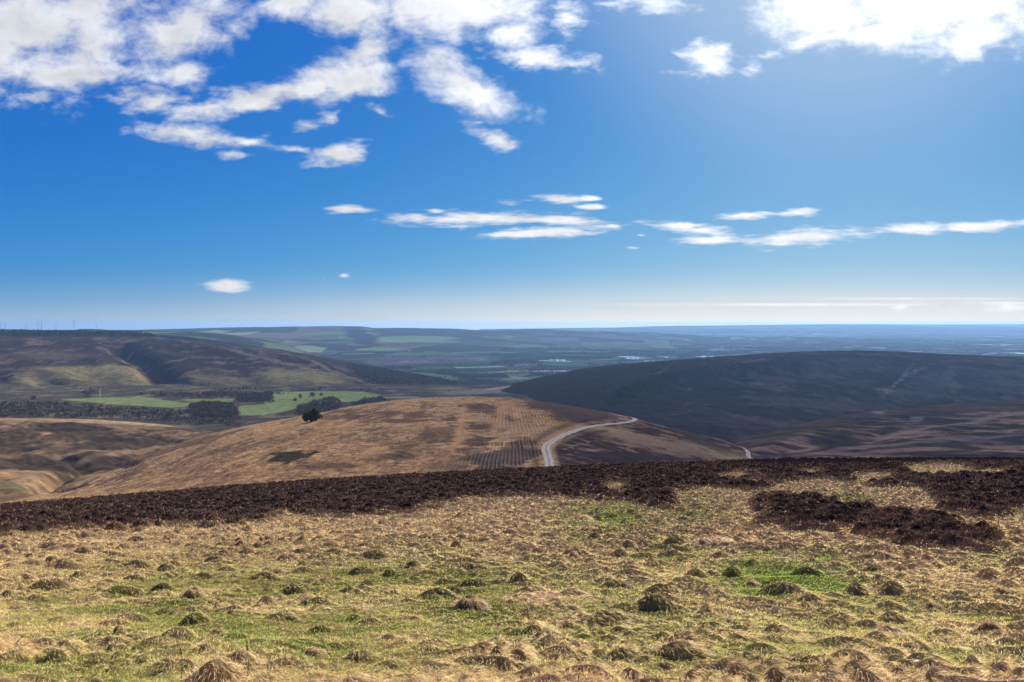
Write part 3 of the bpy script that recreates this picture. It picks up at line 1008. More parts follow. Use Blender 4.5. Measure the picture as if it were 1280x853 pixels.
# ploughed forestry rows
w = fbm(x, y, 60, 2, 103) * 5
rowc = np.sin(2 * math.pi * (x + w * .06) / 1.7)
rowd = np.sin(2 * math.pi * (x + (y - 320) * 0.01 + w * .06) / 2.5)
nz = fbm(x, y, 60, 4, 104)
nf = fbm(x, y * .8, 13, 5, 105, .6)
wnz = nz * .3 + nf * .5
pl1 = np.maximum(ell(px, py, 630, 572, 44, 17, -8, .3, wnz), ell(px, py, 575, 580, 30, 10, -8, .4, wnz) * .5)
pl2 = np.maximum(ell(px, py, 690, 522, 65, 12, 14, .4, wnz * .5), ell(px, py, 650, 530, 50, 9, 12, .4, wnz * .6) * .7)
pl3 = ell(px, py, 645, 556, 42, 6, 0, .4, wnz)
rip = np.sin(2 * math.pi * (y * .9 + x * .3 + fbm(x, y, 25, 2, 108) * 5) / 4.2)      # faint furrows on the open slope
L.z += 0.30 * rowc * np.clip(pl1 + pl3, 0, 1) + 0.30 * rowd * pl2 + 0.22 * rip * up * (1 - sstep(px, 560, 640)) * offroad
col = np.zeros(x.shape + (3,)) + np.array((0.40, 0.245, 0.115))
col = mixcol(col, (0.52, 0.33, 0.155), sstep(nf + nz * .4, -.1, .6))
col = mixcol(col, (0.29, 0.175, 0.09), sstep(-nf + .5 * nz, .0, .6) * .7)
col = mixcol(col, (0.13, 0.09, 0.055), sstep(fbm(x, y * .35, 22, 4, 109), .22, .5) * .6)
col = mixcol(col, (0.13, 0.085, 0.05), sstep(fbm(x, y * .7, 3.2, 3, 110, .7), .18, .5) * .55)
col = mixcol(col, (0.60, 0.42, 0.22), sstep(fbm(x, y * .7, 4.5, 3, 111, .7), .3, .6) * .4)
HEA = (0.062, 0.047, 0.042)
# darker strip patches on the left flank and below the crest
for (cx, cy_, rx, ry, rot, c, a) in [(365, 570, 32, 6, -8, (0.05, 0.045, 0.03), .95), (400, 583, 26, 3, -4, (0.12, 0.08, 0.06), .7), (480, 517, 70, 3.5, 3, (0.14, 0.09, 0.06), .8),
                                 (430, 522, 30, 4, 0, (0.12, 0.08, 0.055), .8), (520, 525, 60, 2.2, 0, (0.13, 0.09, 0.06), .8), (545, 545, 26, 10, -15, (0.11, 0.08, 0.055), .5),
                                 (520, 563, 36, 6, -10, (0.11, 0.08, 0.055), .4), (505, 572, 16, 4, 0, (0.10, 0.075, 0.055), .5), (600, 512, 24, 6, 0, (0.10, 0.07, 0.055), .8),
                                 (565, 525, 14, 3, 0, (0.11, 0.08, 0.055), .8), (605, 533, 30, 5, 0, (0.11, 0.078, 0.055), .75), (634, 531, 13, 7, 0, (0.055, 0.045, 0.045), .95),
                                 (595, 553, 18, 6, -5, (0.10, 0.07, 0.055), .8), (210, 563, 60, 3.5, -18, (0.13, 0.09, 0.06), .75), (270, 548, 40, 2.5, -16, (0.14, 0.10, 0.06), .7),
                                 (150, 596, 60, 3, -16, (0.16, 0.11, 0.07), .7), (300, 560, 60, 3, -10, (0.17, 0.12, 0.07), .6), (230, 600, 90, 4, -8, (0.22, 0.13, 0.08), .6),
                                 (205, 552, 24, 5, -22, (0.07, 0.055, 0.045), .8), (110, 600, 36, 5, -22, (0.05, 0.04, 0.035), .85)]:
    col = mixcol(col, c, ell(px, py, cx, cy_, rx, ry, rot, .35, wnz * 1.3) * a)
# bleached path climbing the slope
pth = np.interp(py, [498, 512, 530, 550, 570, 585], [582, 578, 577, 571, 560, 552])
col = mixcol(col, (0.50, 0.30, 0.14), np.exp(-((px - pth + nf * 4) / 5.0) ** 2) * sstep(py, 500, 515) * (1 - sstep(py, 578, 590)) * .85)
pth2 = np.interp(py, [500, 515, 530, 545], [628, 626, 624, 612])
col = mixcol(col, (0.46, 0.27, 0.14), np.exp(-((px - pth2 + nf * 5) / 5.0) ** 2) * sstep(py, 499, 505) * (1 - sstep(py, 535, 548)) * .8)
# forestry rows
col = mixcol(col, (0.07, 0.058, 0.055), pl1 * .85)
col = mixcol(col, (0.21, 0.155, 0.115), pl1 * sstep(rowc, .25, .85) * .8)
top = ell(px, py, 720, 515, 75, 14, 15, .3, wnz * .4)
col = mixcol(col, (0.085, 0.064, 0.055), top * .9)
col = mixcol(col, HEA, pl3 * sstep(rowd, .2, .8) * .7)
col = mixcol(col, (0.10, 0.072, 0.06), pl2 * .75 * (.15 + .85 * sstep(nf, -.4, .4)) * sstep(rowd, .1, .8) * .7)
col = mixcol(col, (0.42, 0.27, 0.14), ell(px, py, 665, 538, 62, 7, 8, .4, wnz) * (1 - .5 * sstep(rowd, .1, .8) * sstep(nf, -.5, .3)) * .9)
# right of the track: heather belts with tawny grass between
rt = sstep(px - np.interp(py, [520, 530, 545, 560, 575, 600], [790, 745, 705, 690, 694, 700]) + nf * 3, 0, 5)
d_ = px * .25 + py
belt = fbm(px * .35, py * 3.2 - px * .75, 9, 3, 106)
rc = np.zeros_like(col) + np.array(HEA)
rc = mixcol(rc, (0.27, 0.18, 0.10), sstep(belt, .05, .5) * .75)
rc = mixcol(rc, (0.34, 0.26, 0.12), ell(px, py, 790, 546, 60, 6, 14, .4, wnz) * .9)
rc = mixcol(rc, (0.25, 0.17, 0.115), ell(px, py, 850, 560, 90, 9, 8, .4, wnz) * .8)
rc = mixcol(rc, (0.36, 0.24, 0.14), ell(px, py, 745, 564, 22, 1.6, 4, .4, wnz) * .9)
rc = mixcol(rc, (0.34, 0.23, 0.14), ell(px, py, 712, 556, 14, 1.4, -6, .4, wnz) * .9)
rc = mixcol(rc, (0.055, 0.045, 0.045), ell(px, py, 790, 572, 75, 7, 2, .4, wnz) * .9)
rc = mixcol(rc, (0.30, 0.27, 0.12), ell(px, py, 905, 568, 40, 4, 14, .4, wnz) * .6)
rc = mixcol(rc, (0.075, 0.06, 0.05), ell(px, py, 880, 552, 40, 5, 22, .4, wnz) * .8)
col = col + (rc - col) * rt[..., None]
verge = np.exp(-((near_track - 9) / 5.0) ** 2)
col = mixcol(col, (0.36, 0.26, 0.15), verge * .5 * sstep(nf, -.4, .3))
col = mixcol(col, (0.05, 0.04, 0.036), np.exp(-((near_track - 17) / 6.0) ** 2) * .6 * (px < 760))
L.build('hill', M_MIDHILL, col * np.array((1.00, 1.02, 1.04)), 'rounded tawny brown hill with forestry plough rows and a pale winding track', 'hill')


# ---- tracks --------------------------------------------------------------------------
def ribbon(name, land, pts, width, mat, label, cat, lift=0.12):
    P3 = np.array([land.find(*p) for p in pts])
    d = np.concatenate([[0], np.cumsum(np.hypot(*np.diff(P3[:, :2], axis=0).T))])
    n = int(d[-1] / 1.5) + 2
    s = np.linspace(0, d[-1], n)
    cx = smooth_interp(s, d, P3[:, 0])
    cyy = smooth_interp(s, d, P3[:, 1])
    for _ in range(6):
        cx[1:-1] = (cx[:-2] + 2 * cx[1:-1] + cx[2:]) / 4
        cyy[1:-1] = (cyy[:-2] + 2 * cyy[1:-1] + cyy[2:]) / 4
    tx, ty = np.gradient(cx), np.gradient(cyy)
    ln = np.hypot(tx, ty) + 1e-9
    nx_, ny_ = ty / ln, -tx / ln
    off = np.linspace(-1, 1, 13)
    wv = width * (1 + 0.22 * fbm(s, s * 0 + 3, 9, 3, 5))
    X = cx[:, None] + nx_[:, None] * off * wv[:, None] / 2
    Y = cyy[:, None] + ny_[:, None] * off * wv[:, None] / 2
    Z = land.height(X.ravel(), Y.ravel()).reshape(X.shape)
    Zm = Z.mean(1, keepdims=True)
    Z = np.maximum(Z * .5 + Zm * .5, Z) + lift + 0.08 * (np.abs(off) > .95) * -2
    nzz = fbm(X, Y, 2.0, 3, 8)
    c = np.zeros(X.shape + (3,)) + np.array((0.44, 0.37, 0.28))
    rut = np.exp(-((np.abs(off) - .45) / .22) ** 2)[None, :] * np.ones_like(X)
    c = mixcol(c, (0.60, 0.52, 0.41), rut)
    c = mixcol(c, (0.27, 0.23, 0.17), np.exp(-(off / .14) ** 2)[None, :] * np.ones_like(X) * .7)
    c *= (1 + .15 * nzz)[..., None]
    me = np_mesh(name, np.stack([X, Y, Z], -1).reshape(-1, 3), [grid_faces(len(s), 13)], c.reshape(-1, 3))
    o = link(name, me, mat)
    tag(o, label, cat, kind='structure')


M_TRACK = mat_terrain('gravel', 1.5, 0.2)
ribbon('track', MID, TRACK, 4.8, M_TRACK, 'pale gravel track bending round the brown hill with two wheel ruts', 'track')
ribbon('path', MID, [(929, 559.5), (933, 562), (936, 566), (937, 570), (941, 575), (947, 581)], 3.6, M_TRACK, 'short bright stretch of path at the right foot of the brown hill', 'path')

# ================================================================== foreground moor
rows = [[(-400, 0, 1.2, -0.2), (1680, 0, 1.2, -0.2)],
        [(-400, 990, 4.0), (1680, 990, 4.0)],
        [(-400, 846, 6.5), (1680, 846, 6.5)],
        [(-400, 778, 10), (0, 777, 10), (640, 776, 10), (1280, 774, 10), (1680, 772, 10)],
        [(-400, 736, 15), (0, 733, 15), (640, 730, 15), (1280, 723, 15), (1680, 718, 15)],
        [(-400, 704, 22), (0, 698, 22), (640, 693, 22), (1280, 683, 22), (1680, 675, 22)],
        [(-400, 686, 30), (0, 676, 30), (640, 668, 30), (1280, 653, 30), (1680, 640, 30)],
        [(-400, 672, 42), (0, 655, 42), (330, 649, 42), (640, 643, 42), (1280, 622, 42), (1680, 605, 42)],
        [(-400, 668, 56), (0, 641.5, 56), (330, 629, 56), (640, 621, 56), (1280, 600, 56), (1680, 582, 56)],
        [(-400, 664, 72), (0, 636.5, 72), (330, 615, 72), (640, 604, 72), (1280, 585, 72), (1680, 567, 72)],
        [(-400, 662, 90), (0, 637.5, 86), (330, 608.5, 90), (640, 592.5, 90), (860, 583, 92), (1040, 577, 95), (1280, 576.5, 95), (1680, 560, 95)],
        [(-400, 690, 105), (0, 662, 102), (330, 613, 105), (640, 592, 110), (860, 583.5, 110), (1280, 578, 110), (1680, 560, 110)],
        [(-400, 760, 125), (0, 720, 125), (640, 640, 135), (1280, 625, 135), (1680, 610, 135)],
        [(-400, 0, 180, -75), (1680, 0, 180, -75)]]
FORE = Loft(rows, 0, 0, 0, 1200, np.concatenate([-(.92 * (2.9 / .92) ** np.linspace(1, 0, 170)), np.linspace(-.92, .92, 1260)[1:-1], .92 * (2.9 / .92) ** np.linspace(0, 1, 170)]))
L = FORE
fx0, fy0 = L.x.copy(), L.y.copy()
base_px, base_py = L.px.copy(), L.py.copy()

HPOLY = [(-500, 720), (-300, 700), (0, 674), (150, 664), (330, 657), (352, 645), (440, 650), (520, 641), (590, 625), (700, 623), (770, 628), (830, 639), (852, 630), (836, 618), (900, 610),
         (935, 616), (1010, 600), (1060, 603), (1100, 612), (1150, 610), (1180, 640), (1240, 656), (1300, 636), (1700, 650), (1700, 500), (-500, 540)]
HSTRIP = [(936, 626), (985, 616), (1040, 630), (1120, 643), (1180, 653), (1262, 680), (1240, 690), (1150, 690), (1060, 668), (935, 660), (952, 645)]


def heather_mask(x, y, px, py):
    n1 = fbm(x, y, 2.6, 3, 201)
    s = np.clip(30.0 / y, .25, 1.5)
    qx, qy = px + n1 * 24 * s, py + fbm(x, y, 2.2, 3, 202) * 6 * s
    n3, n4 = fbm(x, y, .8, 2, 203), fbm(x, y, .8, 2, 204)
    qx, qy = qx + n3 * 14 * s, qy + n4 * 6 * s
    m = (inpoly(qx, qy, HPOLY) | inpoly(qx, qy, HSTRIP)).astype(float)
    for (cx, cy_, rx, ry) in [(1172, 588, 40, 8), (1092, 598, 28, 6), (771, 611, 12, 8), (922, 596, 18, 5), (1015, 592, 14, 2.5), (1240, 592, 24, 3), (1010, 622, 20, 4), (950, 604, 16, 3)]:
        m *= 1 - (ell(qx, qy, cx, cy_, rx, ry, 0, .2) > .5)
    return m


HM = heather_mask(fx0, fy0, base_px, base_py)


def blur(A, n):
    for ax in (0, 1):
        P = np.pad(A, [(n, n) if k == ax else (0, 0) for k in (0, 1)], mode='edge')
        c = np.cumsum(P, ax)
        c = np.concatenate([np.zeros_like(np.take(c, [0], ax)), c], ax)
        m = 2 * n + 1
        A = (np.take(c, np.arange(m, c.shape[ax]), ax) - np.take(c, np.arange(0, c.shape[ax] - m), ax)) / m
    return A


HM = blur(HM, 6)


def green_mask(x, y, px, py):
    g = np.zeros_like(x)
    n = fbm(x, y, 1.6, 4, 211)
    for (cx, cy_, rx, ry, a) in [(985, 728, 110, 36, 1.0), (760, 655, 70, 30, .8), (860, 640, 50, 22, .6), (500, 725, 180, 30, .9), (250, 765, 280, 60, .9), (440, 800, 220, 50, .9), (80, 830, 190, 45, .95),
                              (640, 770, 280, 64, .85), (830, 690, 60, 18, .7), (900, 810, 220, 48, .65), (1150, 770, 220, 36, .5), (300, 690, 120, 12, .3), (1065, 625, 30, 8, .8), (1250, 700, 60, 14, .5),
                              (520, 690, 100, 16, .5), (1220, 830, 140, 24, .5)]:
        g = np.maximum(g, a * ell(px, py, cx, cy_, rx, ry, 0, .6, n * .5))
    return np.clip(g * (0.85 + .9 * n), 0, 1)


nV = fbm(fx0, fy0, 1.3, 4, 212)
VG = np.maximum(ell(base_px, base_py, 985, 729, 100, 27, 3, .45, nV * .5), .8 * ell(base_px, base_py, 760, 648, 46, 14, 0, .5, nV * .5))
VG = np.maximum(VG, .7 * ell(base_px, base_py, 300, 800, 50, 14, 0, .5, nV * .6)) * (1 - HM)
GM = np.maximum(green_mask(fx0, fy0, base_px, base_py), VG) * (1 - HM)

# ---- humps: tussocks pressed into the surface
HUMPS = []   # x, y, rx, ry, rot, h


def scatter_humps(n, dmin, dmax, fn, seed, u0=0.0, u1=0.86):
    r = np.random.default_rng(seed)
    d = np.sqrt(dmin ** 2 + (dmax ** 2 - dmin ** 2) * r.random(n))
    u = (u0 + (u1 - u0) * r.random(n)) * np.where(r.random(n) < .5, -1, 1)
    x, y = d * u, d
    fn(x, y, r)


def sample_grid(A, x, y):
    f = np.clip(np.interp(x / y, L.u, np.arange(L.nc)), 0, L.nc - 1.001)
    i = f.astype(int)
    # rows: distance is the same function of row for all but the brow; search per middle column then refine
    mid = L.D[:, L.nc // 2]
    k = np.clip(np.searchsorted(mid, y) - 1, 0, L.nr - 2)
    for _ in range(12):
        lo = L.D[k, i]
        hi = L.D[k + 1, i]
        k = np.clip(np.where(y < lo, k - 1, np.where(y > hi, k + 1, k)), 0, L.nr - 2)
    t = np.clip((y - L.D[k, i]) / (L.D[k + 1, i] - L.D[k, i]), 0, 1)
    s = f - i
    a = A[k, i] * (1 - t) + A[k + 1, i] * t
    b = A[k, i + 1] * (1 - t) + A[k + 1, i + 1] * t
    return a * (1 - s) + b * s


def add_grass_humps(x, y, r):
    hm = sample_grid(HM, x, y)
    gm = sample_grid(GM, x, y)
    clump = fbm(x, y, 2.3, 3, 240)
    vg = sample_grid(VG, x, y)
    keep = (hm < .4) & (r.random(len(x)) > vg * .8) & (r.random(len(x)) > gm * .55 - clump * .5 + .12)
    for a, b in zip(x[keep], y[keep]):
        q = r.random()
        rr = (0.07 + 0.19 * q ** 2.2) * min(1.0, .62 + b / 40)
        HUMPS.append((a, b, rr * r.uniform(1.0, 2.5), rr * r.uniform(.8, 1.2), r.uniform(-.6, .6), rr * r.uniform(.45, 1.1)))


def add_heather_humps(x, y, r):
    hm = sample_grid(HM, x, y)
    for a, b in zip(x[hm > .5], y[hm > .5]):
        rr = r.uniform(.18, .50)
        HUMPS.append((a, b, rr * r.uniform(.9, 1.6), rr * r.uniform(.8, 1.2), r.uniform(-.6, .6), r.uniform(.10, .33)))


scatter_humps(13000, 3.6, 62, add_grass_humps, 3)
scatter_humps(2600, 3.6, 18, add_grass_humps, 13, .86, 2.6)
scatter_humps(16000, 18, 112, add_heather_humps, 4)

BUMP = np.zeros_like(L.z)
GX = np.zeros_like(L.z)     # which way the growth droops
GY = np.zeros_like(L.z)
du = np.gradient(L.u)[None, :]
midD = L.D[:, L.nc // 2]
for (hx, hy, rx, ry, rot, h) in HUMPS:
    rm = max(rx, ry) * 1.05
    i0 = max(0, int(np.searchsorted(L.u, (hx - rm) / hy)) - 1)
    i1 = min(L.nc, int(np.searchsorted(L.u, (hx + rm) / hy)) + 1)
    if i1 <= i0:
        continue
    ic = min(L.nc - 1, max(0, (i0 + i1) // 2))
    colD = L.D[:, ic]
    k0 = max(0, np.searchsorted(colD, hy - rm) - 1)
    k1 = min(L.nr, np.searchsorted(colD, hy + rm) + 2)
    dx = L.x[k0:k1, i0:i1] - hx
    dy = L.y[k0:k1, i0:i1] - hy
    c, s = math.cos(rot), math.sin(rot)
    p, q = (dx * c + dy * s) / rx, (-dx * s + dy * c) / ry
    d2 = p * p + q * q
    hh = h * np.clip(1 - d2, 0, 1) ** 1.1
    sub = BUMP[k0:k1, i0:i1]
    win = hh > sub
    sub[win] = hh[win]
    GX[k0:k1, i0:i1][win] = dx[win] / rm
    GY[k0:k1, i0:i1][win] = dy[win] / rm
wx_ = fx0 + fbm(fx0, fy0, 1.1, 2, 251) * .30
wy_ = fy0 + fbm(fx0, fy0, 1.1, 2, 252) * .30
size = sstep(fbm(fx0, fy0, 2.8, 3, 253), -.35, .45)
nearw = 1 - sstep(fy0, 7, 24)
lump = (np.abs(perlin(wx_ / .50, wy_ / .40, 254)) ** .75 * .27 * (1 - nearw) + np.abs(perlin(wx_ / .36, wy_ / .27, 256)) ** .8 * .19 * nearw) * (.25 + .75 * size)
lump += np.abs(perlin(wx_ / .27, wy_ / .22, 255)) ** .8 * .12 * (.4 + .6 * size)
lump *= (1 - .65 * GM) * (1 - .85 * VG) * (1 - HM)
BUMP = np.maximum(BUMP, lump) + .35 * np.minimum(BUMP, lump)
gyv, gxv = np.gradient(BUMP)
GX = np.clip(-gxv / (fy0 * du), -1.2, 1.2)
GY = np.clip(-gyv / np.maximum(np.gradient(L.D, axis=0), 1e-4), -1.2, 1.2)
HV = sstep(HM, .2, .8)
BUMP += HV * (0.22 + fbm(fx0, fy0, 1.1, 3, 221) * 0.10)
BUMP += fbm(fx0, fy0, 1.8, 4, 222) * 0.05 + fbm(fx0, fy0, 7, 3, 223) * .10 * sstep(fy0, 5, 14)
L.z += BUMP

nA = fbm(fx0, fy0, .5, 4, 231)
nB = fbm(fx0, fy0, 3.5, 3, 232)
soil = np.zeros(fx0.shape + (3,)) + np.array((0.32, 0.23, 0.12))
soil = mixcol(soil, (0.10, 0.115, 0.03), GM)
soil = mixcol(soil, (0.13, 0.085, 0.05), sstep(nA, .1, .6) * .6)
soil = mixcol(soil, (0.035, 0.024, 0.020), HM)
L.build('ground', M_FORE, soil, 'tussocky hilltop ground falling away to a heather brow', 'ground')


# ---- blades ------------------------------------------------------------------------
def blades(root, d0, d1, length, width, col, tipcol, rng):
    """each blade: two-segment ribbon, root pair, middle pair, one tip"""
    n = len(root)
    mid = root + d0 * (length * .5)[:, None]
    tip = mid + d1 * (length * .5)[:, None]
    a = rng.random(n) * 2 * math.pi
    side = np.stack([np.cos(a), np.sin(a), np.zeros(n)], -1)
    side -= (side * d0).sum(-1, keepdims=True) * d0
    side /= np.linalg.norm(side, axis=1, keepdims=True) + 1e-9
    w = (width * .5)[:, None]
    V = np.empty((n, 5, 3), np.float32)
    V[:, 0] = root - side * w
    V[:, 1] = root + side * w
    V[:, 2] = mid + side * w * .8
    V[:, 3] = mid - side * w * .8
    V[:, 4] = tip
    C = np.empty((n, 5, 3), np.float32)
    C[:, 0:2] = col[:, None, :]
    C[:, 2:4] = (col * .5 + tipcol * .5)[:, None, :]
    C[:, 4] = tipcol
    b = np.arange(n)[:, None] * 5
    return V.reshape(-1, 3), C.reshape(-1, 3), b + np.array([[0, 1, 2, 3]]), b + np.array([[3, 2, 4]])


def norm(v):
    return v / (np.linalg.norm(v, axis=1, keepdims=True) + 1e-9)


def grass_colours(n, g, rng, dk):
    """straw to green by the share of green growth, with dead and bleached blades among them"""
    t = rng.random(n)
    straw = np.array((0.72, 0.54, 0.29)) + (rng.random((n, 1)) - .5) * np.array((0.20, 0.16, 0.10))
    green = np.array((0.41, 0.41, 0.10)) + (rng.random((n, 1)) - .5) * np.array((0.08, 0.09, 0.03))
    brown = np.array((0.33, 0.20, 0.11)) + (rng.random((n, 1)) - .5) * np.array((0.10, 0.06, 0.04))
    c = np.where((t < g)[:, None], green, straw)
    c = np.where((rng.random(n) < dk)[:, None], brown, c)
    c = np.where((rng.random(n) < .05)[:, None], np.array((0.60, 0.50, 0.34)), c)
    return c


def grow_grass(n, seed):
    rng = np.random.default_rng(seed)
    d = 3.7 * (108 / 3.7) ** rng.random(n)
    u = (rng.random(n) * 2 - 1) * .84
    side = rng.random(n) < .10              # turf beyond the edges of the view
    u = np.where(side, np.sign(u) * (.84 + 1.9 * rng.random(n)), u)
    d = np.where(side, 3.7 * 7 ** rng.random(n), d)
    x, y = d * u, d
    hm = sample_grid(HM, x, y)
    k = (hm < .5) | (rng.random(n) < .03 + .5 * ((hm < .8)))
    x, y, d = x[k], y[k], d[k]
    n = len(x)
    z = sample_grid(L.z, x, y)
    gx, gy = sample_grid(GX, x, y), sample_grid(GY, x, y)
    bump = np.clip(sample_grid(BUMP, x, y), 0, .4)
    gm = sample_grid(GM, x, y)
    on = sstep(bump, .03, .14)
    wind = fbm(x, y, 2.2, 2, 301)
    lean = np.stack([gx * .9 + .42 + .6 * wind, gy * .9 - .40 + .4 * wind, np.zeros(n)], -1)
    jit = (rng.random((n, 3)) - .5) * np.array((1.0, 1.0, .45))
    d0 = norm(lean * (.5 + .5 * on)[:, None] + jit + np.array((0, 0, .34)))
    d1 = norm(lean * 1.2 + jit * .8 + np.array((0, 0, -.12)) - np.array((0, 0, .45)) * on[:, None])
    far = np.clip(d / 12, 1, 4)
    length = (0.055 + .065 * rng.random(n)) * (1 + .35 * on) * (1 - .35 * gm) * (1 + .10 * far)
    width = np.maximum(.0030, .00050 * d) * (0.7 + .6 * rng.random(n))
    dk = np.clip(.05 + .26 * on * (gm < .4) + .35 * fbm(x, y, 2.5, 3, 303), .04, .75)
    g = np.clip((gm * 1.2 + .26) * (1 - .7 * on), 0, .92)
    c = grass_colours(n, g, rng, dk)
    vg = sample_grid(VG, x, y)
    vivid = rng.random(n) < vg * .85 * (1 - .6 * on)
    c = np.where(vivid[:, None], np.array((0.29, 0.42, 0.06)) * (.7 + .6 * rng.random((n, 1))), c)
    tip = c * 1.15 + np.array((0.06, 0.042, 0.014))
    root = np.stack([x, y, z - .012], -1)
    return blades(root, d0, d1, length, width, c * .95, tip, rng)


V, C, q, t = grow_grass(960000, 21)
g_me = np_mesh('grass', V, [q, t], C, smooth=False)
tag(link('grass', g_me, M_GRASS), 'windblown tawny and green moor grass covering the near slope', 'grass', kind='stuff')


def grow_heather(n, seed):
    rng = np.random.default_rng(seed)
    d = 17 * (112 / 17) ** rng.random(n)
    u = (rng.random(n) * 2 - 1) * .84
    x, y = d * u, d
    hm = sample_grid(HM, x, y)
    k = hm > .45
    x, y, d = x[k], y[k], d[k]
    n = len(x)
    z = sample_grid(L.z, x, y)
    gx, gy = sample_grid(GX, x, y), sample_grid(GY, x, y)
    jit = (rng.random((n, 3)) - .5) * np.array((1.5, 1.5, .6))
    d0 = norm(np.stack([gx * .8, gy * .8, np.full(n, .8)], -1) + jit)
    d1 = norm(d0 + (rng.random((n, 3)) - .5) * np.array((.9, .9, .5)))
    length = .08 + .12 * rng.random(n) + .001 * d
    width = np.maximum(.007, .0006 * d) * (.7 + .6 * rng.random(n))
    tone = fbm(x, y, 4, 3, 305)
    base = np.array((0.105, 0.065, 0.050)) * (1 + .35 * tone)[:, None] * (.6 + .8 * rng.random((n, 1)))
    red = np.array((0.180, 0.108, 0.074)) * (.7 + .6 * rng.random((n, 1)))
    c = np.where((rng.random(n) < np.clip(.28 + .3 * tone, .05, .6))[:, None], red, base)
    c = np.where((rng.random(n) < .04)[:, None], np.array((0.33, 0.23, 0.14)), c)
    return blades(np.stack([x, y, z - .03], -1), d0, d1, length, width, c, c * 1.15, rng)


V, C, q, t = grow_heather(460000, 22)
tag(link('heather', np_mesh('heather', V, [q, t], C, smooth=False), M_HEATHER), 'dark brown heather covering the brow of the slope', 'heather', kind='stuff')


# ---- single tussocks that stand out of the turf ------------------------------------------
def tussock_mesh(seed, green=0.0, dark=0.0, pale=0.0, n=3000):
    """dome of matted roots under a thatch of drooping blades, about 1 m wide before scaling"""
    rng = np.random.default_rng(seed)
    na, nr_ = 34, 12
    th = np.linspace(0, 2 * math.pi, na, endpoint=False)
    nl = 3 + seed % 3
    lobes = [(rng.uniform(-.26, .26), rng.uniform(-.16, .16), rng.uniform(.20, .34), rng.uniform(.14, .26), rng.uniform(.16, .34)) for _ in range(nl)]
    lobes.append((rng.uniform(-.08, .08), .02, .36, .30, .24))

    def height(x, y):
        h = np.zeros_like(x) - .10
        for (lx, ly, ax, ay, lh) in lobes:
            d2 = ((x - lx) / ax) ** 2 + ((y - ly) / ay) ** 2
            h = np.maximum(h, lh * np.clip(1 - d2, 0, 1) ** .8 - .10 * np.clip(d2 - .9, 0, 1))
        return h + .025 * np.sin(x * 19 + seed) * np.cos(y * 23 + seed * 2) - .02

    def surf(r, a):
        x, y = .56 * r * np.cos(a), .44 * r * np.sin(a)
        return np.stack([x, y, height(x, y)], -1)
    co = [surf(np.zeros(1), np.zeros(1))]
    for k in range(1, nr_ + 1):
        co.append(surf(np.full(na, k / nr_), th))
    co = np.concatenate(co)
    tri = np.array([(0, 1 + i, 1 + (i + 1) % na) for i in range(na)])
    quad = np.array([(1 + k * na + i, 1 + (k + 1) * na + i, 1 + (k + 1) * na + (i + 1) % na, 1 + k * na + (i + 1) % na) for k in range(nr_ - 1) for i in range(na)])
    body = np_mesh('mound', co, [tri, quad], np.zeros((len(co), 3)) + np.array((0.13, 0.09, 0.05)) * (1.6 if pale else 1))
    r = np.where(rng.random(n) < .6, rng.random(n) ** .55, rng.random(n) ** .4) * .99
    a = rng.random(n) * 2 * math.pi
    root = surf(r, a)
    out = np.stack([np.cos(a), np.sin(a), np.zeros(n)], -1)
    jit = (rng.random((n, 3)) - .5) * np.array((1.3, 1.3, .7))
    comb = np.array((.42, -.45, 0)) + rng.normal(size=3) * np.array((.12, .12, 0))
    d0 = norm(out * (r[:, None] * .55 + .1) + jit + comb + np.array((0, 0, .28)))
    d1 = norm(out * .5 + jit * .7 + comb + np.array((0, 0, -.75)) * (r[:, None] * .9 + .25))
    length = .09 + .20 * rng.random(n) ** 1.5
    c = grass_colours(n, np.full(n, green), rng, np.full(n, dark))
    if pale:
        c = np.where((rng.random(n) < pale)[:, None], np.array((0.62, 0.57, 0.46)), c)
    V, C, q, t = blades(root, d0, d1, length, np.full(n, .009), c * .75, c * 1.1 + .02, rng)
    bl = np_mesh('blades', V, [q, t], C, smooth=False)
    return body, bl


TVAR = {'brown': [tussock_mesh(s, .05, .72) for s in (1, 2, 3)], 'tawny': [tussock_mesh(s, .18, .50) for s in (4, 5, 6)],
        'green': [tussock_mesh(s, .42, .45) for s in (7, 8)], 'pale': [tussock_mesh(9, .15, .35, .35)]}
for vs in TVAR.values():
    for b, bl in vs:
        b.materials.append(M_FORE)
        bl.materials.append(M_GRASS)
GRP = 'grass tussocks standing out of the moor turf'
# surveyed: bearing, depression, width, kind, label
TUS = [
    (264, 800, 46, 'green', 'large green-sided tussock with straw crest, alone in vivid grass at lower left'),
    (891, 686, 64, 'brown', 'widest low brown mound on the grass in front of the heather strip'),
    (1118, 799, 66, 'green', 'long dark mossy green mound near the bright whitish grass patch'),
    (1205, 818, 40, 'pale', 'bleached whitish tussock in the lower right turf'),
    (588, 771, 46, 'brown', 'broad dark brown mound in the lower middle of the turf'),
    (1070, 818, 50, 'brown', 'broad tawny brown mound below the long mossy green mound'),
    (1180, 845, 40, 'brown', 'brown tussock cut by the bottom edge below the whitish tussock'),
    (1257, 848, 42, 'brown', 'brown domed tussock in the bottom right corner'),
    (1257, 750, 38, 'brown', 'dark brown dome by the right edge above the whitish tussock'),
    (725, 654, 40, 'brown', 'dark twiggy mound on pale grass just below the heather edge'),
    (588, 665, 32, 'brown', 'dark hummock near the heather corner in the middle distance'),
    (681, 800, 36, 'tawny', 'low tawny tussock right of the broad dark brown mound'),
    (653, 819, 34, 'brown', 'hollow-sided brown tussock low in the middle of the turf'),
    (943, 733, 26, 'green', 'round dark green tussock standing inside the bright green patch'),
    (391, 826, 36, 'tawny', 'tawny tussock low in the turf right of the large green one'),
    (939, 791, 42, 'brown', 'wide brown tussock below the bright green patch')]
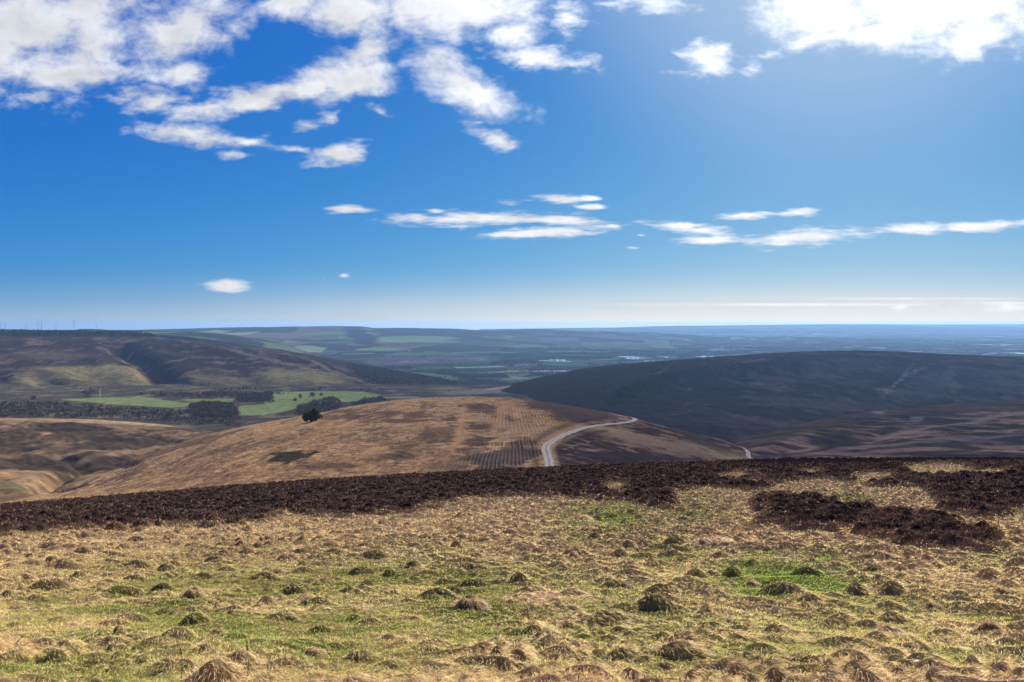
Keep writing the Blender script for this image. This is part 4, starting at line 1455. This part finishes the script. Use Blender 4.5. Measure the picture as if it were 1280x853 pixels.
for i, (a, b, w) in enumerate([(201, 816, 28), (208, 836, 26), (179, 828, 22), (240, 752, 34), (261, 758, 22), (343, 719, 25), (304, 712, 28), (361, 690, 22), (410, 691, 22), (421, 790, 30),
                               (124, 740, 23), (29, 752, 22), (106, 718, 18), (381, 747, 16), (340, 736, 16), (361, 783, 19), (607, 713, 19), (511, 780, 32), (602, 810, 26), (571, 754, 17), (535, 750, 17),
                               (761, 732, 23), (796, 744, 18), (705, 759, 16), (736, 668, 28), (639, 681, 34), (790, 779, 30), (758, 761, 19), (917, 729, 16), (893, 748, 24), (960, 769, 18), (869, 803, 30),
                               (908, 784, 27), (858, 827, 26), (1140, 722, 27), (1097, 748, 26), (1174, 741, 28), (1169, 764, 31), (1221, 751, 16), (1078, 783, 24), (1113, 834, 26), (1032, 841, 26), (1241, 796, 38),
                               (953, 848, 32), (998, 699, 22), (1047, 709, 22), (1149, 786, 27), (60, 800, 26), (15, 770, 26), (130, 690, 22), (470, 700, 20), (680, 720, 18), (845, 765, 20), (320, 850, 30), (520, 845, 30), (730, 838, 28)]):
    TUS.append((a, b, w, ('brown', 'brown', 'tawny', 'green')[i % 4] if a < 450 else ('brown', 'brown', 'tawny')[i % 3], None))
for i, (a, b, w, kind, lab) in enumerate(TUS):
    x, y, _ = FORE.find(a, b - 2)
    z = float(sample_grid(L.z, np.array([x]), np.array([y]))[0])
    body, bl = TVAR[kind][i % len(TVAR[kind])]
    s = w / FPX * y * (.85 if y < 10 else 1.0)
    t = empty('grass_tussock', (x, y, z - .02), random.uniform(-.35, .35), 1.0)
    t.scale = (s, s * .9, s * random.uniform(.75, 1.0) * (.7 if w > 60 else {'pale': .55, 'tawny': .7}.get(kind, 1) * (.75 if y > 20 else 1)))
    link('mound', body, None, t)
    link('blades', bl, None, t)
    tag(t, lab or {'brown': 'smaller dark brown grass tussock among many in the turf', 'tawny': 'smaller straw-coloured grass tussock among many in the turf',
                   'green': 'smaller green-flecked grass tussock among many in the turf'}[kind], 'tussock', GRP)

# thin dead stalks standing close to the camera
def stalk(px, py_top, py_bot, D, label):
    a, s = ray(px, py_bot)
    zt = CAM_Z + ray(px, py_top)[1] * D
    x = a * D
    z0 = float(sample_grid(L.z, np.array([x]), np.array([D]))[0]) - .03
    co, fc = [], []
    n = 7
    for k in range(n):
        t = k / (n - 1)
        r = .0035 * (1 - .6 * t)
        for j in range(5):
            an = j * 2 * math.pi / 5
            co.append((x + .02 * math.sin(t * 3) + r * math.cos(an), D + r * math.sin(an), z0 + (zt - z0) * t))
    for k in range(n - 1):
        for j in range(5):
            fc.append((k * 5 + j, k * 5 + (j + 1) % 5, (k + 1) * 5 + (j + 1) % 5, (k + 1) * 5 + j))
    # a dry seed head
    for k in range(10):
        t = 1 - .02 * k
        an = k * 2.4
        z = z0 + (zt - z0) * t
        b = len(co)
        cx, cy_ = x + .02 * math.sin(3 * t), D
        co += [(cx, cy_, z), (cx + .012 * math.cos(an), cy_ + .012 * math.sin(an), z + .012), (cx + .004 * math.cos(an + 1), cy_ + .004 * math.sin(an + 1), z + .02)]
        fc.append((b, b + 1, b + 2))
    me = bpy.data.meshes.new('dead_stalk')
    me.from_pydata(co, [], fc)
    o = link('dead_stalk', me, M_BARK)
    tag(o, label, 'stalk', 'dead plant stalks close to the camera')


stalk(308, 806, 853, 6.2, 'tallest thin dead stalk standing beside the vivid green patch')
stalk(225, 812, 853, 6.2, 'faint thin dead stalk left of the tallest one')
stalk(238, 840, 853, 6.1, 'short dead stalk at the bottom edge between two taller ones')


# ================================================================== trees
def tree_meshes(seed, h=1.0, w=.7, evergreen=False, n=900, leaf=.05, base=.22):
    """unit tree: tapered trunk with limbs, crown of leaf-sized faces in clumps"""
    rng = np.random.default_rng(seed)
    co, fc = [], []

    def limb(p0, p1, r0, r1, m=6):
        b = len(co)
        p0, p1 = np.array(p0), np.array(p1)
        d = (p1 - p0) / np.linalg.norm(p1 - p0)
        s = np.cross(d, (0.3, 1, .2))
        s /= np.linalg.norm(s)
        q = np.cross(d, s)
        for p, r in ((p0, r0), (p1, r1)):
            for j in range(m):
                a = j * 2 * math.pi / m
                co.append(tuple(p + r * (math.cos(a) * s + math.sin(a) * q)))
        for j in range(m):
            fc.append((b + j, b + (j + 1) % m, b + m + (j + 1) % m, b + m + j))
    limb((0, 0, -.03), (.01, 0, h * .45), .035, .025)
    limb((.01, 0, h * .45), (0, .01, h * .9), .025, .006)
    cl = []
    for k in range(9):
        a = k * 2.4 + seed
        hh = h * (base + .1 + .6 * (k / 9))
        rr = w * .5 * (1 - .55 * k / 9) * (.75 + .3 * rng.random())
        tip = (rr * math.cos(a), rr * math.sin(a), hh + .12 * h)
        limb((0.005, 0, hh), tip, .012, .004, 4)
        cl.append((*tip, w * (.20 + .10 * rng.random())))
    cl.append((0, 0, h * .88, w * .22))
    cl.append((0, 0, h * .62, w * .30))
    cl = np.array(cl)
    trunk = bpy.data.meshes.new('trunk')
    trunk.from_pydata(co, [], fc)
    k = rng.integers(0, len(cl), n)
    v = rng.normal(size=(n, 3))
    v /= np.linalg.norm(v, axis=1, keepdims=True)
    c = cl[k, :3] + v * (cl[k, 3] * rng.random(n) ** .4)[:, None] * np.array((1, 1, .8))
    c[:, 2] = np.clip(c[:, 2], h * base * .8, None)
    s1 = norm(rng.normal(size=(n, 3)))
    s2 = norm(np.cross(s1, rng.normal(size=(n, 3))))
    l = leaf * (.6 + .8 * rng.random(n))[:, None]
    V = np.stack([c - s1 * l, c + s2 * l * .6, c + s1 * l, c - s2 * l * .6], 1).reshape(-1, 3)
    q = np.arange(n * 4).reshape(-1, 4)
    tone = rng.random((n, 1))
    cc = (np.array((0.050, 0.062, 0.034)) if evergreen else np.array((0.075, 0.062, 0.050))) * (.6 + .9 * tone)
    crown = np_mesh('crown', V, [q], np.repeat(cc, 4, 0), smooth=False)
    trunk.materials.append(M_BARK)
    crown.materials.append(M_TREE)
    return trunk, crown


def plant(meshes, loc, h, label, group, sx=1.0, rz=0.0, name='tree'):
    t = empty(name, loc, rz)
    t.scale = (h * sx, h * sx, h)
    link('trunk', meshes[0], None, t)
    link('crown', meshes[1], None, t)
    tag(t, label, 'tree', group)
    return t


DEN = [tree_meshes(s, 1, .95, True, 2600, .05, .04) for s in (31, 32, 33)]
WIN = [tree_meshes(s, 1, .8, False, 420, .06, .18) for s in (41, 42, 43)]
CON = [tree_meshes(s, 1, .42, True, 380, .05, .08) for s in (51, 52)]

# the dark clump on the flank of the brown hill
for k, (a, b, h, sx, lab) in enumerate([(383.5, 527.5, 8.5, 1.05, 'smaller left-hand bush of the dark evergreen pair on the brown hill'),
                                        (392.5, 526.5, 11.0, 1.0, 'taller right-hand bush of the dark evergreen pair on the brown hill'),
                                        (388, 526.8, 8.0, 1.2, 'low bush filling the gap of the dark evergreen clump on the brown hill')]):
    x, y, z = MID.find(a, b)
    plant(DEN[k], (x, y, z - .2), h, lab, 'dark evergreen bushes on the brown hill', sx, k * 1.1, 'evergreen_bush')

# single trees in the valley pastures
for k, (a, b, h, lab) in enumerate([(390, 499, 21, 'tallest bare tree standing in the green pasture'), (374.5, 499.5, 17, 'rounded bare tree left of the tallest pasture tree'),
                                    (368, 503.5, 14, 'small bare tree at the near pasture corner'), (401, 497, 15, 'small faint tree right of the tallest pasture tree'),
                                    (41, 502, 18, 'round bare tree in the dark rough ground left of the pastures')]):
    x, y, z = VALLEY.find(a, b)
    plant(WIN[k % 3], (x, y, z - .3), h, lab, 'single trees in the valley', 1.0, k)
# a line of conifers on the wooded ridge
for k, a in enumerate([391, 394, 397.5, 401, 404, 407.5, 411, 414.5]):
    x, y, z = RIDGE.find(a, np.interp(a, [390, 430], [452, 457.5]))
    plant(CON[k % 2], (x, y, z - .5), (22, 25, 20, 24, 19, 22, 18, 21)[k], 'tall dark conifer in the short row on the wooded ridge', 'conifers on the wooded ridge', 1.0, k, 'conifer')


def woodland(name, spots, label, seed, hmin, hmax, ev=.15, nf=26, wide=.62):
    """a wood seen as one mass: thousands of crowns, each a burst of twig-sized faces"""
    rng = np.random.default_rng(seed)
    spots = np.asarray(spots)
    n = len(spots)
    h = hmin + (hmax - hmin) * rng.random(n)
    e = rng.random(n) < ev
    v = rng.normal(size=(n, nf, 3))
    v /= np.linalg.norm(v, axis=2, keepdims=True)
    rad = rng.random((n, nf, 1)) ** .45
    c = v * rad * np.array((.5 * wide, .5 * wide, .42)) * h[:, None, None]
    c[..., 2] += h[:, None] * .55
    c += spots[:, None, :]
    s1 = norm(rng.normal(size=(n * nf, 3)))
    s2 = norm(np.cross(s1, rng.normal(size=(n * nf, 3))))
    l = (.16 * h[:, None] * (.6 + .8 * rng.random((n, nf)))).reshape(-1, 1)
    c = c.reshape(-1, 3)
    V = np.stack([c - s1 * l, c + s2 * l * .6, c + s1 * l, c - s2 * l * .6], 1).reshape(-1, 3)
    base = np.where(e[:, None], np.array((0.022, 0.030, 0.020)), np.array((0.060, 0.050, 0.043))) * (.7 + .6 * rng.random((n, 1)))
    cc = np.repeat(base, nf, 0) * (.7 + .6 * rng.random((n * nf, 1)))
    me = np_mesh(name, V, [np.arange(len(V)).reshape(-1, 4)], np.repeat(cc, 4, 0), smooth=False)
    return tag(link(name, me, M_TREE), label, 'woodland', kind='stuff')


def spots_in(land, polys, n, seed, jitter=0.0):
    rng = np.random.default_rng(seed)
    out = []
    P, Q = land.px, land.py
    dP = np.abs(np.gradient(land.D, axis=0)) * land.D           # plan area behind each grid point
    for poly, share in polys:
        xs, ys = [p[0] for p in poly], [p[1] for p in poly]
        m = inpoly(P, Q, poly)
        k = np.where(m.ravel())[0]
        if len(k) == 0:
            continue
        w_ = dP.ravel()[k]
        c = rng.choice(k, max(1, int(n * share)), p=w_ / w_.sum())
        x, y, z = land.x.ravel()[c], land.y.ravel()[c], land.z.ravel()[c]
        g = rng.random((len(c), 2)) - .5
        out.append(np.stack([x + g[:, 0] * 4, y + g[:, 1] * 4, z - .5], -1))
    return np.concatenate(out)


VALLEY.px, VALLEY.py = proj(VALLEY.x, VALLEY.y, VALLEY.z)
LEFT.px, LEFT.py = proj(LEFT.x, LEFT.y, LEFT.z)
RIDGE.px, RIDGE.py = proj(RIDGE.x, RIDGE.y, RIDGE.z)
woodland('woodland', spots_in(VALLEY, [([(-60, 503), (78, 505), (150, 511), (215, 514), (240, 513), (300, 521), (300, 535), (150, 524), (-60, 522)], .30),
                                       ([(180, 494), (250, 492), (340, 492), (337, 497), (300, 498), (225, 498)], .10),
                                       ([(296, 497), (340, 491), (342, 504), (325, 504), (298, 503)], .14),
                                       ([(372, 509), (392, 503), (415, 498), (425, 502), (428, 508), (410, 520), (370, 520)], .14),
                                       ([(440, 505), (455, 500), (478, 498), (490, 506), (440, 512)], .10),
                                       ([(240, 506), (262, 503), (290, 506), (300, 520), (250, 524), (232, 516)], .14),
                                       ([(340, 488.5), (480, 487), (480, 489.5), (340, 490)], .06)], 4600, 61),
         'dark bare winter woods lining the pastures on the valley floor', 62, 4, 12, .12, 20, 1.2)
woodland('woodland', spots_in(RIDGE, [([(400, 453), (440, 457), (500, 466), (560, 477), (590, 488), (540, 496), (480, 489), (440, 472)], 1.0)], 5200, 63),
         'brown bare woodland clothing the ridge that runs down to the valley mouth', 64, 10, 18, .12)
woodland('woodland', spots_in(LEFT, [([(60, 487), (240, 489), (320, 487), (480, 488), (500, 494), (300, 496), (60, 494)], 1.0)], 900, 65),
         'thin belt of bare trees along the foot of the flat-topped hill', 66, 8, 14)


woodland('woodland', spots_in(LEFT, [([(-60, 411), (150, 413), (188, 416), (196, 421.5), (150, 421.5), (-60, 421)], 1.0)], 2600, 67),
         'dark conifer plantation along the flat top of the left hill', 68, 8, 12, .95)


# woods and hedges scattered over the plain
def plain_woods():
    rng = np.random.default_rng(71)
    S = []
    P, Q = PLAIN.px, PLAIN.py
    for k in range(430):
        d = 4000 * (16000 / 4000) ** rng.random()
        u = rng.uniform(-.62, .78)
        cx, cyy = d * u, d
        ln_, th_ = rng.uniform(150, 700) * (d / 6000), rng.uniform(25, 90) * (d / 6000)
        an = rng.choice([.35, .35, -1.22, .1]) + rng.uniform(-.15, .15)
        m = int(26 + ln_ / 16)
        a = rng.uniform(-.5, .5, m) * ln_
        b = rng.uniform(-.5, .5, m) * th_
        S.append(np.stack([cx + a * math.cos(an) - b * math.sin(an), cyy + a * math.sin(an) + b * math.cos(an)], -1))
    S = np.concatenate(S)
    f = np.clip((S[:, 0] / S[:, 1] - PLAIN.u[0]) / (PLAIN.u[1] - PLAIN.u[0]), 0, PLAIN.nc - 1).astype(int)
    mid = PLAIN.D[:, 0]
    r = np.clip(np.searchsorted(mid, S[:, 1]), 0, PLAIN.nr - 1)
    z = PLAIN.z[r, f]
    return np.column_stack([S, z - 1])


woodland('woodland', plain_woods(), 'hedges, copses and plantations scattered over the farmland plain', 72, 10, 20, .3, 12, 1.5)


# ================================================================== structures far away
def mesh_boxes(name, boxes):
    co, fc = [], []
    for (x0, y0, z0, x1, y1, z1) in boxes:
        b = len(co)
        co += [(x0, y0, z0), (x1, y0, z0), (x1, y1, z0), (x0, y1, z0), (x0, y0, z1), (x1, y0, z1), (x1, y1, z1), (x0, y1, z1)]
        fc += [(b, b + 3, b + 2, b + 1), (b + 4, b + 5, b + 6, b + 7), (b, b + 1, b + 5, b + 4), (b + 1, b + 2, b + 6, b + 5), (b + 2, b + 3, b + 7, b + 6), (b + 3, b, b + 4, b + 7)]
    me = bpy.data.meshes.new(name)
    me.from_pydata(co, [], fc)
    return me


def tube_mesh(name, pts, m=12):
    """pts: (x,y,z,r) along the axis"""
    co, fc = [], []
    for (x, y, z, r) in pts:
        for j in range(m):
            a = 2 * math.pi * j / m
            co.append((x + r * math.cos(a), y + r * math.sin(a), z))
    for k in range(len(pts) - 1):
        for j in range(m):
            fc.append((k * m + j, k * m + (j + 1) % m, (k + 1) * m + (j + 1) % m, (k + 1) * m + j))
    fc.append(tuple(range((len(pts) - 1) * m, len(pts) * m)))
    me = bpy.data.meshes.new(name)
    me.from_pydata(co, [], fc)
    for p in me.polygons:
        p.use_smooth = True
    return me


def blade_mesh():
    me = bpy.data.meshes.new('blade')
    prof = [(0, .9), (.08, 1.0), (.2, 1.8), (.5, 1.2), (.8, .7), (1, .15)]
    co, fc = [], []
    for t, w in prof:
        z = t * 40.0
        co += [(-w * .5, -.25 * w, z), (w * .5, -.1 * w, z), (w * .5, .1 * w, z), (-w * .5, .25 * w, z)]
    for k in range(len(prof) - 1):
        for j in range(4):
            fc.append((k * 4 + j, k * 4 + (j + 1) % 4, (k + 1) * 4 + (j + 1) % 4, (k + 1) * 4 + j))
    fc.append((len(co) - 4, len(co) - 3, len(co) - 2, len(co) - 1))
    me.from_pydata(co, [], fc)
    return me


T_TOWER = tube_mesh('tower', [(0, 0, -2, 2.2), (0, 0, 30, 1.8), (0, 0, 64, 1.3)])
T_NAC = mesh_boxes('nacelle', [(-1.6, -3.4, 63.6, 1.6, 5.2, 66.8), (-1.1, 5.2, 64.1, 1.1, 6.4, 66.3)])
T_HUB = tube_mesh('hub', [(0, 0, -1.2, 1.5), (0, 0, .6, 1.5), (0, 0, 1.6, .6)])
T_BL = blade_mesh()
M_TURB = mat_plain('turbine_backlit', (0.10, 0.105, 0.115), 0.6)  # backlit look put into the colour: the whole turbine is darkened
for m_ in (T_TOWER, T_NAC, T_HUB, T_BL):
    m_.materials.append(M_TURB)


def turbine(px, base_py, D, ang, label, scale=1.0):
    a, s = ray(px, base_py)
    t = empty('wind_turbine', (a * D, D, CAM_Z + s * D), random.uniform(-.5, .5), scale)
    link('tower', T_TOWER, None, t)
    link('nacelle', T_NAC, None, t)
    hub = link('hub', T_HUB, None, t)
    hub.location = (0, -3.6, 65.2)
    hub.rotation_euler = (R(90), 0, 0)
    for k in range(3):
        b = link('blade', T_BL, None, t)
        b.location = (0, -4.2, 65.2)
        b.rotation_euler = (0, ang + k * 2 * math.pi / 3, 0)
    tag(t, label, 'wind turbine', 'wind turbines behind the flat-topped hill')


ORD = ['wind turbine at the far left edge, first of the row on the skyline', 'wind turbine second from the left on the skyline, close beside the first', 'short wind turbine alone in the gap of the skyline row',
       'nearer wind turbine of the close pair on the skyline', 'taller wind turbine of the close pair on the skyline', 'stubby wind turbine right of the close pair on the skyline', 'tallest wind turbine in the row, near its right end',
       'last wind turbine at the right end of the skyline row']
for k, (a, hub, sc) in enumerate([(1, 406, .82), (6.8, 404.5, .95), (33, 406.5, .78), (47.5, 404.5, .92), (51.8, 403, 1.08), (70, 406.2, .78), (92.6, 402.3, 1.12), (120.5, 404.6, .9)]):
    sc *= .8
    base = hub + 65 * sc / 6600 * FPX
    turbine(a, base, 6600, k * .55 + .2, ORD[k], sc)
# low dark wood in front of the last turbine
a0, s0 = ray(112, 411.8)
rng = np.random.default_rng(81)
n = 160
wx = rng.uniform(98, 128, n)
sp = np.stack([ray(wx, 412.5)[0] * 7600, 7600 + rng.uniform(-60, 60, n), np.full(n, CAM_Z + ray(112, 412.6)[1] * 7600 - 6)], -1)
rows = [[(-300, 418, 6900), (190, 419, 6900), (330, 435, 6900), (400, 452, 6900)], [(-300, 413.6, 7700), (0, 413.6, 7700), (120, 412.6, 7700), (190, 413.4, 7700), (260, 416, 7700), (330, 425, 7700), (400, 445, 7700)], [(-300, 0, 9300, -170), (190, 0, 9300, -200), (330, 0, 9300, -330), (400, 0, 9300, -420)], [(-300, 0, 10500, -330), (420, 0, 10500, -330)]]
L2 = Loft(rows, -250, 400, 260, 60)
L2.z += fbm(L2.x, L2.y, 300, 3, 99) * 2
L2.build('hill', M_FAR, far_cover(L2, 33, 400, 500), 'low upland seen as a thin blue line behind the flat-topped hill', 'hill')
woodland('woodland', sp, 'low dark shelterbelt on the skyline by the last wind turbine', 82, 12, 17, .8, 14, 1.2)


# lattice pylon at the pasture edge
def pylon(loc, h, label):
    t = empty('pylon', loc, .3)

    def bars(segs, r):
        co, fc = [], []
        for p, q in segs:
            p, q = np.array(p, float), np.array(q, float)
            d = (q - p) / np.linalg.norm(q - p)
            s = np.cross(d, (.31, .2, .93))
            s /= np.linalg.norm(s)
            e = np.cross(d, s)
            b = len(co)
            for c in (p, q):
                for j in range(4):
                    a = j * math.pi / 2
                    co.append(tuple(c + r * (math.cos(a) * s + math.sin(a) * e)))
            fc += [(b + j, b + (j + 1) % 4, b + 4 + (j + 1) % 4, b + 4 + j) for j in range(4)]
        me = bpy.data.meshes.new('lattice')
        me.from_pydata(co, [], fc)
        return me
    segs = []
    lv = [(0, 3.0), (.3, 2.1), (.55, 1.3), (.8, .8), (1, .15)]
    for (t0, w0), (t1, w1) in zip(lv[:-1], lv[1:]):
        c0 = [(w0 * sx, w0 * sy, t0 * h) for sx, sy in ((-1, -1), (1, -1), (1, 1), (-1, 1))]
        c1 = [(w1 * sx, w1 * sy, t1 * h) for sx, sy in ((-1, -1), (1, -1), (1, 1), (-1, 1))]
        for j in range(4):
            segs += [(c0[j], c1[j]), (c0[j], c1[(j + 1) % 4]), (c0[(j + 1) % 4], c1[j])]
    link('tower', bars(segs, .13), M_STEEL, t)
    for zz, ww in ((.68, 5.5), (.80, 7), (.92, 5)):
        link('crossarm', bars([((-ww, 0, zz * h), (ww, 0, zz * h)), ((-ww, 0, zz * h), (0, 0, (zz + .06) * h)), ((ww, 0, zz * h), (0, 0, (zz + .06) * h))], .2), M_STEEL, t)
    tag(t, label, 'pylon')


x, y, z = VALLEY.find(124, 499.5)
pylon((x, y, z), 33, 'pale lattice pylon standing at the back of the largest green pasture')


# farms and houses
def house(loc, w, d, h, rz, label, group='pale houses on the plain', win=3):
    t = empty('house', loc, rz)
    me = mesh_boxes('wall', [(-w / 2, -d / 2, -2, w / 2, d / 2, h)])
    link('wall', me, M_STONE, t)
    co = [(-w / 2 - .4, -d / 2 - .4, h), (w / 2 + .4, -d / 2 - .4, h), (w / 2 + .4, d / 2 + .4, h), (-w / 2 - .4, d / 2 + .4, h), (-w / 2 - .4, 0, h + d * .45), (w / 2 + .4, 0, h + d * .45)]
    rf = bpy.data.meshes.new('roof')
    rf.from_pydata(co, [], [(0, 1, 5, 4), (2, 3, 4, 5), (0, 4, 3), (1, 2, 5), (0, 3, 2, 1)])
    r = link('roof', rf, M_SLATE, t)
    link('chimney', mesh_boxes('chimney', [(w * .3, -.6, h + d * .3, w * .3 + 1.2, .6, h + d * .45 + 1.6)]), M_STONE, r)
    for k in range(win):
        xx = -w / 2 + w * (k + .5) / win
        link('window', mesh_boxes('window', [(xx - .7, -d / 2 - .06, h * .4, xx + .7, -d / 2 + .05, h * .4 + 1.6)]), M_GLASS, t)
    tag(t, label, 'house', group)


def on_plain(px, py):
    return PLAIN.find(px, py)


HS = [(886, 444.2, 30, 14, 12, 'tall white farmhouse just above the bright pond by the dark hill'),
      (823, 422.6, 50, 18, 9, 'long white building in the far hamlet, leftmost of its row'), (831, 422.8, 34, 16, 9, 'middle white building of the far hamlet row'), (838, 422.4, 44, 18, 9, 'white building at the right end of the far hamlet row'),
      (853, 437, 36, 16, 9, 'pale farm building right of centre on the plain, between pond and hamlet'), (848, 440, 30, 14, 8, 'low pale barn just below the pale farm building'),
      (655, 456, 34, 14, 7, 'long pale farm steading above the light green field'), (668, 457, 30, 13, 7, 'pale steading at the end of the farm above the light field'),
      (587, 446, 22, 11, 7, 'small white cottage on the green strip beyond the wooded ridge'), (600, 450.5, 20, 11, 7, 'small white cottage right of the wooded ridge fields'),
      (1062, 421, 50, 20, 9, 'faint white house far above the dark hill top'), (1200, 430.8, 44, 18, 8, 'pale shed left of the glinting ponds at far right'),
      (985, 424.5, 50, 20, 9, 'faint pale farm far beyond the dark hill, left of the summit'), (940, 427, 44, 18, 9, 'pale farm on the far plain above the left slope of the dark hill'),
      (760, 436, 34, 16, 8, 'pale farmhouse on the plain right of the white tower')]
for k, (a, b, w_, d_, h_, lab) in enumerate(HS):
    x, y, z = on_plain(a, b)
    house((x, y, z), w_, d_, h_, (k * .37) % .6 - .3, lab)
# white tower standing out of the plain
x, y, z = on_plain(769.5, 428.5)
t = empty('silo_tower', (x, y, z))
link('shaft', tube_mesh('shaft', [(0, 0, -3, 13), (0, 0, 46, 12)], 20), M_WHITE, t)
link('cap', tube_mesh('cap', [(0, 0, 46, 13.2), (0, 0, 49, 13.2), (0, 0, 56, 5), (0, 0, 58, .6)], 20), M_WHITE, t)
tag(t, 'slim white tower standing out of the blue plain near the horizon', 'tower')

# ================================================================== haze
HB = (-60000, -1500, -480, 60000, 41500, 36)
hz = link('haze', mesh_boxes('haze', [HB]))
m = bpy.data.materials.new('haze_air')
m.use_nodes = True
nt = m.node_tree
nt.nodes.clear()
o_ = nt.nodes.new('ShaderNodeOutputMaterial')
pv = nt.nodes.new('ShaderNodeVolumePrincipled')
pv.inputs['Color'].default_value = (0.19, 0.355, 0.68, 1)
pv.inputs['Density'].default_value = 2.5e-5
pv.inputs['Anisotropy'].default_value = 0.35
nt.links.new(pv.outputs[0], o_.inputs['Volume'])
hz.data.materials.append(m)
tag(hz, 'thin blue haze filling the air over the plain', 'haze', kind='stuff')
